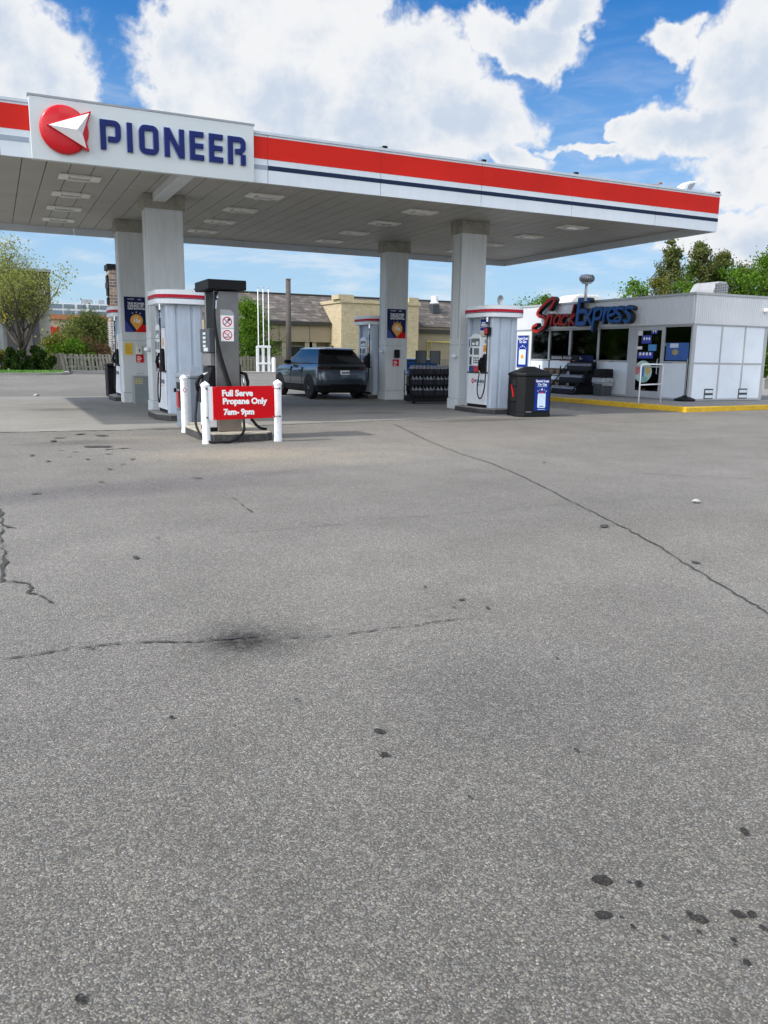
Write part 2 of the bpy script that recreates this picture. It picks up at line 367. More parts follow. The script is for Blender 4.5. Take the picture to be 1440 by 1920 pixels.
# text: flat lettering turned into mesh
def text_mesh(txt, size, depth=0.002, bold=0.0, shear=0.0, align='LEFT', sp=1.0):
    cu = bpy.data.curves.new('lettering', 'FONT'); cu.body = txt; cu.size = size; cu.extrude = depth; cu.offset = bold
    cu.shear = shear; cu.align_x = align; cu.space_character = sp; cu.space_line = 1.0; cu.resolution_u = 3
    o = bpy.data.objects.new('lettering', cu); COL.objects.link(o)
    dg = bpy.context.evaluated_depsgraph_get(); me = bpy.data.meshes.new_from_object(o.evaluated_get(dg))
    bpy.data.objects.remove(o); bpy.data.curves.remove(cu)
    return me
def text(txt, size, loc, facing, m, parent, name='lettering', **kw):
    """facing: '-y' reads from the -Y side, '-x' reads from the -X side"""
    me = text_mesh(txt, size, **kw); me.materials.clear(); me.materials.append(m); me.name = name
    o = bpy.data.objects.new(name, me); COL.objects.link(o)
    R = Matrix(((1, 0, 0), (0, 0, -1), (0, 1, 0))) if facing == '-y' else Matrix(((0, 0, -1), (-1, 0, 0), (0, 1, 0)))
    if facing == '+x': R = Matrix(((0, 0, 1), (1, 0, 0), (0, 1, 0)))
    me.transform(R.to_4x4()); me.transform(Matrix.Translation(loc))
    if parent: o.parent = parent
    return o

def ribbon(path, wd, closed=False):
    """2D stroke outline with mitred joins -> list of quads (left/right points)"""
    n = len(path); L = []; Rr = []
    for i, p in enumerate(path):
        p = Vector(p)
        if closed: a = Vector(path[i-1]); b = Vector(path[(i+1) % n])
        else: a = Vector(path[i-1]) if i else None; b = Vector(path[i+1]) if i < n-1 else None
        d1 = (p-a).normalized() if a is not None else None; d2 = (b-p).normalized() if b is not None else None
        if d1 is None: d1 = d2
        if d2 is None: d2 = d1
        t = (d1+d2); t = t.normalized() if t.length > 1e-6 else d1
        nrm = Vector((-t.y, t.x)); c = max(0.35, nrm.dot(Vector((-d1.y, d1.x))))
        L.append(p+nrm*(wd/2/c)); Rr.append(p-nrm*(wd/2/c))
    return L, Rr
def stroke(mb, path, wd, place, d0, d1, closed=False, mi=0):
    """extruded ribbon; place(u,v,depth)->point"""
    L, Rr = ribbon(path, wd, closed); n = len(L)
    rings = [[place(l.x, l.y, d0), place(l.x, l.y, d1), place(r.x, r.y, d1), place(r.x, r.y, d0)] for l, r in zip(L, Rr)]
    if closed: mb.loft(rings+[rings[0]], mi, caps=False)
    else: mb.loft(rings, mi, caps=True)
def fix_normals(o):
    bm = bmesh.new(); bm.from_mesh(o.data); bmesh.ops.recalc_face_normals(bm, faces=bm.faces); bm.to_mesh(o.data); bm.free()
def arc(cx, cy, r, a0, a1, n=6, ry=None):
    ry = r if ry is None else ry
    return [(cx+r*cos(radians(a0+(a1-a0)*i/n)), cy+ry*sin(radians(a0+(a1-a0)*i/n))) for i in range(n+1)]
def spline(pts, n=6):
    out = []
    P = [Vector(p) for p in pts]
    for i in range(len(P)-1):
        p0 = P[max(i-1, 0)]; p1 = P[i]; p2 = P[i+1]; p3 = P[min(i+2, len(P)-1)]
        for k in range(n):
            t = k/n
            out.append(0.5*((2*p1)+(-p0+p2)*t+(2*p0-5*p1+4*p2-p3)*t*t+(-p0+3*p1-3*p2+p3)*t**3))
    out.append(P[-1]); return out

def copy_tree(o, parent=None):
    c = o.copy(); COL.objects.link(c); c.parent = parent
    for ch in list(o.children): copy_tree(ch, c)
    return c
# PART2
def seat(root, loc):
    """give a thing modelled in site coordinates its origin at its own base"""
    T = Matrix.Translation(-Vector(loc))
    def rec(o):
        for c in o.children:
            if c.type == 'MESH': c.data.transform(T)
            rec(c)
    rec(root); root.location = loc
def seat_mesh(o, loc):
    o.data.transform(Matrix.Translation(-Vector(loc))); o.location = loc

# ================================================================== THE SETTING
mb = MB(); mb.add([(-900, -60, 0), (900, -60, 0), (900, 1500, 0), (-900, 1500, 0)], [(0, 1, 2, 3)])
tag(mb.build('asphalt_forecourt', M_ASPH), kind='structure')
mb = MB()
front = [(-14, 16.75), (0.0, 16.38), (2.84, 16.2), (6.96, 16.82), (9.87, 17.30), (12.5, 17.45), (15.2, 17.6)]
rnd = random.Random(3); fr = []
for (a, b) in zip(front, front[1:]):
    for k in range(12): t = k/12; fr.append((a[0]+(b[0]-a[0])*t, a[1]+(b[1]-a[1])*t+rnd.uniform(-.02, .02)))
fr.append(front[-1])
poly = fr+[(15.4, 28.6), (2.0, 28.9), (-14, 30.0)]
mb.add([(x, y, 0.004) for x, y in poly], [tuple(range(len(poly)))])
tag(mb.build('concrete_pad', M_PAD), kind='structure')
# raised lip of the slab, a thin dark joint
def crack(px_pts, width, name='pavement_crack', z=0.008, jit=0.35, seed=1, m=None, world=False, sub=5, wid=(0.12, 0.4, 0.7, 1.0, 1.4, 1.7)):
    r = random.Random(seed)
    pts = [Vector((p[0], p[1])) if world else gp(*p).to_2d() for p in px_pts]
    out = []
    for a, b in zip(pts, pts[1:]):
        L = (b-a).length; nn = max(sub, int(L/0.09))
        nn = min(nn, 60)
        nrm = Vector((-(b-a).y, (b-a).x)).normalized()
        for k in range(nn):
            t = k/nn; j = r.uniform(-1, 1)*width*jit*2.2 if k else 0
            out.append((a.lerp(b, t)+nrm*j, width*r.choice(wid)))
    out.append((pts[-1], width*0.3))
    P = [o[0] for o in out]; vs = []; fs = []
    for i, (p, wd) in enumerate(out):
        t = (P[min(i+1, len(P)-1)]-P[max(i-1, 0)]); t = t.normalized() if t.length else Vector((1, 0)); nrm = Vector((-t.y, t.x))
        vs += [(p.x+nrm.x*wd/2, p.y+nrm.y*wd/2, z), (p.x-nrm.x*wd/2, p.y-nrm.y*wd/2, z)]
    for i in range(len(out)-1): fs.append((2*i, 2*i+1, 2*i+3, 2*i+2))
    mb = MB(); mb.add(vs, fs); o = mb.build(name, m or M_CRACK); fix_normals(o)
    if o.data.polygons[0].normal.z < 0: o.data.flip_normals()
    return tag(o, kind='structure')
crack([(740,796),(800,826),(860,850),(920,869),(985,896),(1050,930),(1110,960),(1170,990),(1230,1022),(1300,1068),(1370,1108),(1410,1133),(1445,1155),(1500,1192)], 0.018, 'pavement_joint', seed=2, wid=(.55, .8, 1.0, 1.2))
crack([(0,1238),(60,1230),(105,1222),(150,1217),(200,1210),(250,1206),(300,1205),(365,1206),(420,1200),(480,1193)], 0.011, seed=3)
crack([(540,1197),(600,1196),(660,1189),(720,1181),(780,1174),(830,1165),(880,1160)], 0.009, seed=4)
crack([(0,955),(5,985),(2,1010),(8,1050),(6,1080),(5,1092)], 0.022, seed=5)
crack([(-90,1096),(5,1092),(30,1092),(50,1095),(58,1104),(48,1112),(80,1120),(103,1136)], 0.016, seed=6)
crack([(4,985),(30,992)], 0.025, seed=16)
crack([(436,934),(455,948),(475,962)], 0.014, seed=7)
crack([(420,1000),(490,998),(560,990),(640,985),(655,982)], 0.006, seed=8)
crack([(660,978),(800,968),(930,958),(1080,944)], 0.005, seed=18)
crack([(1190,888),(1300,893),(1440,900)], 0.012, seed=9)
crack([(198,843),(245,841)], 0.05, seed=10, m=M_OIL)
crack([(0,735),(100,736),(180,734)], 0.035, seed=12)
crack(front[:5], 0.03, 'slab_joint', world=True, seed=11, z=0.009, jit=0.2)
crack([(15.2,17.6),(15.4,28.6)], 0.02, 'slab_joint', world=True, seed=13, z=0.009, jit=0.1)
crack([(-14,30.0),(2,28.9),(15.4,28.6)], 0.03, 'slab_joint', world=True, seed=14, z=0.009, jit=0.2)

def stain(px, py, r, seed, asp=0.7, m=None, z=0.006):
    rr = random.Random(seed); c = gp(px, py); n = 16; th = rr.uniform(0, 3)
    lob = [rr.uniform(0.6, 1.2) for _ in range(6)]
    vs = []
    for k in range(n):
        a = 2*pi*k/n; q = lob[int(a/(2*pi)*6) % 6]; q = 0.5*q+0.5*lob[(int(a/(2*pi)*6)+1) % 6]; q *= rr.uniform(.85, 1.12)
        x = r*q*cos(a); y = r*q*asp*sin(a); vs.append((c.x+x*cos(th)-y*sin(th), c.y+x*sin(th)+y*cos(th), z))
    mb = MB(); mb.add(vs, [tuple(range(n))]); return tag(mb.build('oil_stain', m or M_OIL), kind='structure')
for i, (x, y, r) in enumerate([(1131,1652,.030),(1196,1660,.018),(1180,1656,.008),(1133,1718,.026),(1165,1722,.008),(1296,1719,.018),(1312,1726,.024),(1385,1717,.022),(1408,1717,.020),
        (1431,1743,.014),(1374,1765,.012),(1378,1776,.008),(1400,1808,.014),(1310,1751,.008),(1186,1741,.009),(1246,1762,.009),(1396,1562,.018),(710,1373,.026),(722,1417,.022),(706,1411,.008),(714,1420,.012),
        (322,1347,.014),(148,1878,.018),(866,1126,.035),(915,1142,.035),(797,1102,.03),(850,1140,.02),(1044,1236,.022),(255,1047,.06),(68,927,.12),(1303,1056,.06),(1132,988,.09),(556,1315,.012),(1080,1410,.012),
        (180,838,.42),(115,846,.08),(140,848,.08),(205,852,.10),(165,862,.10),(248,862,.09),(1020,868,.08),(880,1500,.010),(295,1010,.03),(170,1218,.028),
        (90,866,.1),(60,855,.12),(130,858,.07),(230,872,.08),(300,866,.06),(205,881,.1),(370,898,.12),(190,905,.08),(110,822,.18),(150,815,.22),(190,818,.25),(100,828,.2)]):
    stain(x, y, r*(.6 if y < 930 else .85 if y < 1300 else 1.0), 20+i, m=M_OILF if y < 1300 else M_OIL, asp=.7 if y > 1300 else .5, z=.005+.0002*i)
M_PEB = mat('pale_stone', (0.36, 0.35, 0.32), 0.9)
for i, (px, py, r, lab) in enumerate([(1305, 941, .045, 'small pale stone lying alone on open asphalt at right'), (68, 742, .09, 'scrap of white litter on the far edge of the concrete pad')]):
    c = gp(px, py, 0.012); mb = MB(); rr = random.Random(i)
    mb.lathe([(0.0, 0), (r*0.9, 0.002), (r, r*.35), (r*.6, r*.7), (0.001, r*.8)], c.x, c.y, 9)
    mb.v = [(x+rr.uniform(-.2, .2)*r, y+rr.uniform(-.2, .2)*r, z+0.009) for x, y, z in mb.v]
    o = mb.build('stone' if i == 0 else 'litter', M_PEB, bevel=0); tag(o, lab, 'stone' if i == 0 else 'litter'); seat_mesh(o, (c.x, c.y, 0))

# far side: kerb, lawn, verge
M_GRASS = mat('lawn_soil', (0.06, 0.13, 0.02), 0.95, var=0.35, vs=6)
kp = [(-60, 52.5), (0.2, 53.2), (2.2, 53.4), (3.6, 54.2), (4.2, 56.0), (4.4, 60.0)]
L, Rr = ribbon([Vector(p) for p in kp], 0.25)
mb = MB()
mb.loft([[(l.x, l.y, 0), (l.x, l.y, .15), (r.x, r.y, .15), (r.x, r.y, 0)] for l, r in zip(L, Rr)], caps=True)
o = mb.build('lawn_kerb', M_CONC); fix_normals(o); tag(o, kind='structure')
mb = MB(); pl = [(p.x, p.y) for p in L]+[(4.1, 75), (-60, 75)]
mb.prism(pl, 0.0, 0.13); o = mb.build('lawn_ground', M_GRASS); tag(o, kind='structure')
M_BLADE = mat('grass_blades', (0.10, 0.24, 0.03), 0.8, var=0.35, vs=2.0)
mb = MB(); rr = random.Random(5)
for i in range(9000):
    x = rr.uniform(-14, 4.0); y = rr.uniform(53.4, 58)
    if x > 2 and y < 54.6+(x-2)*0.6: continue
    a = rr.uniform(0, pi); h = rr.uniform(.04, .13); dx = cos(a)*.05; dy = sin(a)*.05
    mb.add([(x-dx, y-dy, .128), (x+dx, y+dy, .128), (x+rr.uniform(-.04, .04), y+rr.uniform(-.04, .04), .13+h)], [(0, 1, 2)])
tag(mb.build('lawn_grass', M_BLADE), 'short green grass on the kerbed island at left', 'grass', kind='stuff')
mb = MB(); mb.box(4.8, 59.2, 0, 120, 61.2, 0.13); tag(mb.build('far_sidewalk', M_CONC), kind='structure')
mb = MB(); mb.box(4.7, 61.3, 0, 120, 75, 0.10); tag(mb.build('far_verge', M_GRASS), kind='structure')

# ================================================================== FUEL CANOPY
CX0, CX1, CY0, CY1 = -2.8, 18.4, 17.25, 27.75   # fascia outline
ZB, ZS, ZT = 5.0, 5.20, 5.95
canopy = empty('fuel_canopy', label='large flat white filling station canopy with red and navy striped edge', cat='canopy')
# soffit: long panels running front to back
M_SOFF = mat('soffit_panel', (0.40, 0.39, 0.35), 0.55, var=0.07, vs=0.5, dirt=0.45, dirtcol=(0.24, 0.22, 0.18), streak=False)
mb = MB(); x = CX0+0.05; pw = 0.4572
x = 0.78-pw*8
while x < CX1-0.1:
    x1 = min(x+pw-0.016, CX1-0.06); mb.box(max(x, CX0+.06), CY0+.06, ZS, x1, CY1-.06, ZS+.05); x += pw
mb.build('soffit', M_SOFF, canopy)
mb = MB(); mb.box(CX0+.06, CY0+.06, ZS+.06, CX1-.06, CY1-.06, ZS+.10)
mb.build('soffit_backing', mat('soffit_joint_dark', (0.05, 0.05, 0.045), 0.9), canopy)
mb = MB(); mb.box(CX0+.06, CY0+.06, ZT-.12, CX1-.06, CY1-.06, ZT-.06); mb.build('roof_deck', M_MGREY, canopy)
# fascia panels, a joint every few metres
M_FASC = mat('fascia_white', (0.64, 0.685, 0.725), 0.4, var=0.05, vs=0.5, dirt=0.20, dirtcol=(.46, .47, .46), streak=True, bump=.15, bs=1.2)
JX = [CX0, -2.0, 0.36, 5.45, 8.06, 10.70, 13.37, 16.13, CX1]
fas = MB()
for a, b in zip(JX, JX[1:]): fas.box(a+.006, CY0, ZB, b-.006, CY0+.06, ZT)
yy = CY0+.066
while yy < CY1-.07:
    y2 = min(yy+2.62, CY1-.066)
    fas.box(CX1-.06, yy, ZB, CX1, y2-.012, ZT); fas.box(CX0, yy, ZB, CX0+.06, y2-.012, ZT); yy = y2
xx = CX0
while xx < CX1-.01:
    x2 = min(xx+2.65, CX1); fas.box(xx+.006, CY1-.06, ZB, x2-.006, CY1, ZT); xx = x2
fas.build('fascia', M_FASC, canopy)
mb = MB()
mb.box(CX0-.03, CY0-.03, ZT, CX1+.03, CY0+.10, ZT+.05); mb.box(CX0-.03, CY1-.10, ZT, CX1+.03, CY1+.03, ZT+.05)
mb.box(CX1-.10, CY0+.10, ZT, CX1+.03, CY1-.10, ZT+.05); mb.box(CX0-.03, CY0+.10, ZT, CX0+.10, CY1-.10, ZT+.05)
mb.build('edge_flashing', mat('flashing_grey', (0.50, 0.56, 0.61), 0.45, var=0.05), canopy)
def band(name, z0, z1, m, th, segs):
    mb = MB()
    for a, b in segs: mb.box(a, CY0-th, z0, b, CY0-.001, z1)
    mb.box(CX1+.001, CY0+.004, z0, CX1+th, CY1-.01, z1); mb.box(CX0-th, CY0+.004, z0, CX0-.001, CY1-.01, z1)
    return mb.build(name, m, canopy)
band('red_stripe', 5.475, 5.905, M_RED, .006, [(a+.002, b-.002) for a, b in zip(JX, JX[1:])])
mb_n = [(CX0+.002, -2.0), (-2.0, 0.33), (5.455, 8.058), (8.062, 10.698), (10.702, 13.368), (13.372, 16.128), (16.132, CX1-.002)]
mb = MB()
for a, b in mb_n[:2]: mb.box(a, CY0-.006, 5.265, b, CY0-.001, 5.355)
mb.box(CX0-.006, CY0+.004, 5.265, CX0-.001, CY1-.01, 5.355); mb.build('navy_stripe', M_NAVY, canopy)
mb = MB()
for a, b in mb_n[2:]: mb.box(a, CY0-.006, 5.265, b, CY0-.001, 5.355)
mb.box(CX1+.001, CY0+.004, 5.265, CX1+.006, CY1-.01, 5.355); mb.build('navy_stripe', M_NAVY, canopy)
mb = MB(); mb.box(0.335, CY0-.006, 5.265, 0.86, CY0-.001, 5.355); mb.box(5.15, CY0-.006, 5.265, 5.445, CY0-.001, 5.355)
build_each(mb, 'grey_stripe', M_SGREY, canopy)
LY = CY0-.12
lp = MB(); lp.box(0.89, LY, ZB-.03, 5.12, CY0-.008, 6.06)
panel = lp.build('logo_panel', M_LOGOP, canopy, bevel=.008)
mb = MB(); mb.box(0.87, LY-.004, 6.062, 5.14, CY0+.02, 6.10); mb.build('panel_flashing', M_MGREY, panel)
# lettering: raised navy letters
def on_panel(px, py): p = on_y(px, py, LY); return (p.x, p.z)
def crop_panel(u, v): return on_panel(u*520/1440, 160+v*520/1440)
place = lambda d: None
def PL(u, v, d): return (u, LY-d, v)
TW = 0.100
zb_, zt_ = 5.30, 5.82
def XL(u): return crop_panel(u, 300)[0]
# letter extents (left,right) measured along the panel
ext = {'P': (522, 628), 'I': (657, 690), 'O': (722, 822), 'N': (852, 955), 'E': (983, 1056), 'E2': (1083, 1155), 'R': (1181, 1272)}
zt_f = lambda u: None
letters = MB(); rim = MB()
def zrange(u):
    # top and bottom of the letters along the panel (level lines in reality)
    return 5.295, 5.855
def both(path, closed=False):
    stroke(letters, path, TW, PL, -0.0, .055, closed); stroke(rim, path, TW+.026, PL, 0.0005, .018, closed)
z0, z1 = 5.27, 5.80; h = TW/2
def lx(k): a, b = ext[k]; return XL(a)+h, XL(b)-h
a, b = lx('P'); r = .07
both([(a, z0), (a, z1-h)]+[(a, z1-h), (b-r, z1-h)][1:]+arc(b-r, z1-h-r, r, 90, 0, 5)[1:]+arc(b-r, z0+.19+r, r, 0, -90, 5)+[(a+h+.04, z0+.19)])
a, b = lx('I'); a = b = (a+b)/2; both([(a, z0), (a, z1)])
a, b = lx('O'); both(arc(b-r, z1-h-r, r, 90, 0, 5)+arc(b-r, z0+h+r, r, 0, -90, 5)+arc(a+r, z0+h+r, r, -90, -180, 5)+arc(a+r, z1-h-r, r, 180, 90, 5), True)
a, b = lx('N'); both([(a, z0), (a, z1)]); both([(b, z0), (b, z1)])
for MBx, d0, d1, e in ((letters, 0, .0555, 0), (rim, .001, .0182, .018)):
    MBx.extr([(a-h-e, z1+e), (a+h*1.1+e, z1+e), (b+h+e, z0-e), (b-h*1.1-e, z0-e)], 'y', LY-d1, LY-d0)
for k in ('E', 'E2'):
    a, b = lx(k); both([(b+h, z1-h), (a, z1-h), (a, z0+h), (b+h, z0+h)]); zm = (z0+z1)/2
    letters.box(a+h, LY-.055, zm-h*.9, b+h*.8, LY, zm+h*.9); rim.box(a+h+.018, LY-.018, zm-h-.016, b+h, LY-.0006, zm+h+.016)
a, b = lx('R'); both([(a, z0), (a, z1-h), (b-r, z1-h)]+arc(b-r, z1-h-r, r, 90, 0, 5)[1:]+[(b, z0+.32), (b-.06, z0+.25), (a+h+.05, z0+.25)])
both([(b, z0+.20), (b, z0)])
o = letters.build('lettering', M_LOGON, panel, bevel=.006); fix_normals(o)
o = rim.build('lettering_rim', mat('letter_rim', (0.32, 0.42, 0.58), 0.4), panel); fix_normals(o)
# emblem: red dished disc with a faceted arrow
c = crop_panel(333, 233); cx_, cz_ = c; R_ = 0.47
rx_ = (crop_panel(465, 233)[0]-crop_panel(203, 233)[0])/2*0.97
mb = MB(); rings = []
for rr_, dd in ((1.0, 0.0), (1.0, .05), (.97, .075), (.9, .09), (.6, .11), (.3, .118), (.02, .12)):
    rings.append([(cx_+rx_*rr_*cos(2*pi*k/48), LY-dd, cz_+rx_*rr_*sin(2*pi*k/48)) for k in range(48)])
mb.loft(rings); disc = mb.build('emblem_disc', M_LOGOR, panel, smooth=True); fix_normals(disc); smooth_angle(disc, 50)
def q(u, v): return crop_panel(u, v)
tip, top, bot, mid = q(237, 212), q(470, 143), q(461, 352), q(408, 250)
mb = MB(); d1 = .15
mb.extr([tip, top, q(436, 262), bot], 'y', LY-.02, LY-d1); o = mb.build('arrow_border', M_LOGOR, panel, bevel=.01); fix_normals(o)
wt_, wtop, wbot, wn = q(250, 214), q(458, 156), q(446, 336), q(425, 262)
ap = q(392, 250)
mb = MB(); dd = d1+.002
V = [(wt_[0], LY-dd, wt_[1]), (wtop[0], LY-dd, wtop[1]), (wn[0], LY-dd, wn[1]), (wbot[0], LY-dd, wbot[1]), (ap[0], LY-dd-.16, ap[1])]
mb.add(V, [(0, 1, 4), (1, 2, 4), (2, 3, 4), (3, 0, 4)]); o = mb.build('arrow', M_TXTW, panel); fix_normals(o)
seat(canopy, ((CX0+CX1)/2, (CY0+CY1)/2, 0))

# lamps in the soffit
def make_lamp():
    e = empty('canopy_light')
    mb = MB(); mb.box(-.33, -.19, -.035, -.17, .19, 0); mb.box(.17, -.19, -.035, .33, .19, 0); mb.box(-.17, -.19, -.05, .17, -.12, 0); mb.box(-.17, .12, -.05, .17, .19, 0)
    mb.build('frame', mat('lamp_housing', (0.80, 0.80, 0.74), 0.5), e, bevel=.008)
    mb = MB(); mb.box(-.165, -.115, -.04, .165, .115, 0); mb.build('lens', mat('lamp_lens', (0.20, 0.20, 0.19), 0.15), e)
    return e
lamp0 = make_lamp(); first = True
rows = ['nearest the front edge', 'second from the front edge', 'third from the front edge', 'nearest the back edge']
cols = ['left of the paired left columns', 'just right of the left columns', 'just left of the right columns', 'in the far right bay']
for ci, X in enumerate((1.95, 6.1, 10.3, 15.25)):
    for ri, Y in enumerate((19.6, 21.75, 23.9, 26.0)):
        l = lamp0 if first else copy_tree(lamp0); first = False
        l.location = (X, Y, ZS-.001); l.scale = (1.3, 1.3, 1.2)
        tag(l, 'canopy ceiling light '+cols[ci]+', '+rows[ri], 'ceiling light', 'lights set in the canopy ceiling')

# columns
def column(x0, y0, x1, y1, label, beam=False):
    e = empty('canopy_column', label=label, cat='column', group='columns holding up the canopy')
    mb = MB(); mb.box(x0, y0, .30, x1, y1, 1.80); mb.box(x0, y0, 1.815, x1, y1, 5.0)
    mb.box(x0+.01, y0+.01, 1.79, x1-.01, y1-.01, 1.82, 0)
    mb.build('shaft', M_COLP, e, bevel=.012)
    mb = MB(); mb.box(x0-.02, y0-.02, .0, x1+.02, y1+.02, .295); mb.build('skirting', M_COLP, e, bevel=.01)
    mb = MB(); mb.box(x0-.05, y0-.05, 4.86, x1+.05, y1+.05, ZS-.002); mb.build('capital', M_COLD, e, bevel=.012)
    mb = MB(); mb.box(x0-.006, y0+.06, 2.0, x0-.001, y0+.10, 4.8); mb.box(x0-.006, y1-.10, 2.0, x0-.001, y1-.06, 4.8); mb.build('edge_trim', M_ALU, e)
    if beam:
        bx0 = (x0+x1)/2-.28
        mb = MB(); mb.box(bx0, CY0+.07, ZS-.19, bx0+.30, y0-.05, ZS-.001); mb.build('beam_cover', M_COLP, e, bevel=.01)
    seat(e, ((x0+x1)/2, (y0+y1)/2, 0)); return e
cFL = column(3.50, 20.7, 4.38, 21.3, 'front left canopy column behind the propane dispenser, with a beam cover at its top', True)
cFR = column(11.97, 20.2, 12.77, 20.75, 'plain front right canopy column behind pump number 4')
cBL = column(3.42, 25.08, 4.22, 25.65, 'back left canopy column with navy poster and yellow notice')
cBR = column(12.0, 25.08, 12.80, 25.65, 'back right canopy column with navy poster beside the bottle rack')

# bits on the canopy roof
mb0 = None
for i, px in enumerate((720, 905, 1078, 1344)):
    p = on_y(px, {720: 284, 905: 310, 1078: 331, 1344: 364}[px], CY0+.1)
    mb = MB(); mb.box(p.x-.05, CY0+.02, ZT+.052, p.x+.05, CY0+.12, ZT+.115); mb.box(p.x-.16, CY0+.04, ZT+.052, p.x-.052, CY0+.10, ZT+.085, 1)
    o = mb.build('roof_clamp', [M_BLACK, M_ALU])
    tag(o, ['small black clamp on the canopy edge nearest the logo panel', 'small black clamp on the canopy edge above the front right column', 'small black clamp on the canopy edge left of the floodlight', 'small black clamp at the far right corner of the canopy edge'][i], 'clamp', 'clamps along the canopy edge'); seat_mesh(o, (p.x, CY0+.07, ZT+.05))
p = on_y(1285, 352, CY0+1.0); ZT += .24
e = empty('floodlight', label='white floodlight head tilted on top of the canopy near its right end', cat='floodlight')
mb = MB(); a_ = p.x
mb.extr([(a_-.26, ZT-.02), (a_-.16, ZT+.16), (a_+.02, ZT+.26), (a_+.30, ZT+.30), (a_+.12, ZT-.02)], 'y', CY0+.85, CY0+1.15); mb.build('head', M_WHITE, e, bevel=.02)
mb = MB(); mb.extr([(a_-.10, ZT+.02), (a_-.02, ZT+.17), (a_+.22, ZT+.245), (a_+.08, ZT+.02)], 'y', CY0+.846, CY0+.849); mb.build('lens', M_MGREY, e)
mb = MB(); mb.box(a_-.1, CY0+.9, ZT-.36, a_+.1, CY0+1.1, ZT-.02); mb.build('bracket', M_MGREY, e); seat(e, (a_, CY0+1, ZT-.3)); ZT -= .24
p = on_y(1236, 348, CY0+.2); mb = MB(); mb.tube([(p.x-.45, CY0+.2, ZT+.09), (p.x-.05, CY0+.2, ZT+.10), (p.x, CY0+.2, ZT+.17), (p.x+.08, CY0+.2, ZT+.17)], .028, 6)
mb.box(p.x-.03, CY0+.17, ZT+.05, p.x, CY0+.23, ZT+.10); o = mb.build('roof_pipe', mat('rusty_pipe', (0.25, 0.14, 0.10), 0.8)); tag(o, 'short rusty elbow of pipe lying on the canopy edge', 'pipe'); seat_mesh(o, (p.x, CY0+.2, ZT+.05))
# PART3
# ================================================================== PUMPS
def rrect(x0, x1, y0, y1, r, n=6):
    pts = []
    for cx, cy, a0 in ((x1-r, y1-r, 0), (x0+r, y1-r, 90), (x0+r, y0+r, 180), (x1-r, y0+r, 270)): pts += arc(cx, cy, r, a0, a0+90, n)
    return pts
M_PLINTH = mat('island_concrete', (0.27, 0.255, 0.225), 0.85, var=0.12, vs=3, dirt=0.5, dirtcol=(0.10, 0.09, 0.08))
M_TYRE = mat('tyre_scuffed_kerb', (0.030, 0.030, 0.030), 0.75, var=0.5, vs=9, dirt=0.7, dirtcol=(0.12, 0.11, 0.10))
M_LCD = mat('display_glass', (0.15, 0.17, 0.17), 0.2, var=0.2)
M_PSTRIPE = mat('valance_red', (0.45, 0.015, 0.035), 0.5, spec=.15)
M_PRED = mat('sticker_red', (0.50, 0.03, 0.03), 0.5, var=0.4, vs=30)
M_PSTK = mat('sticker_blue', (0.02, 0.05, 0.20), 0.5)
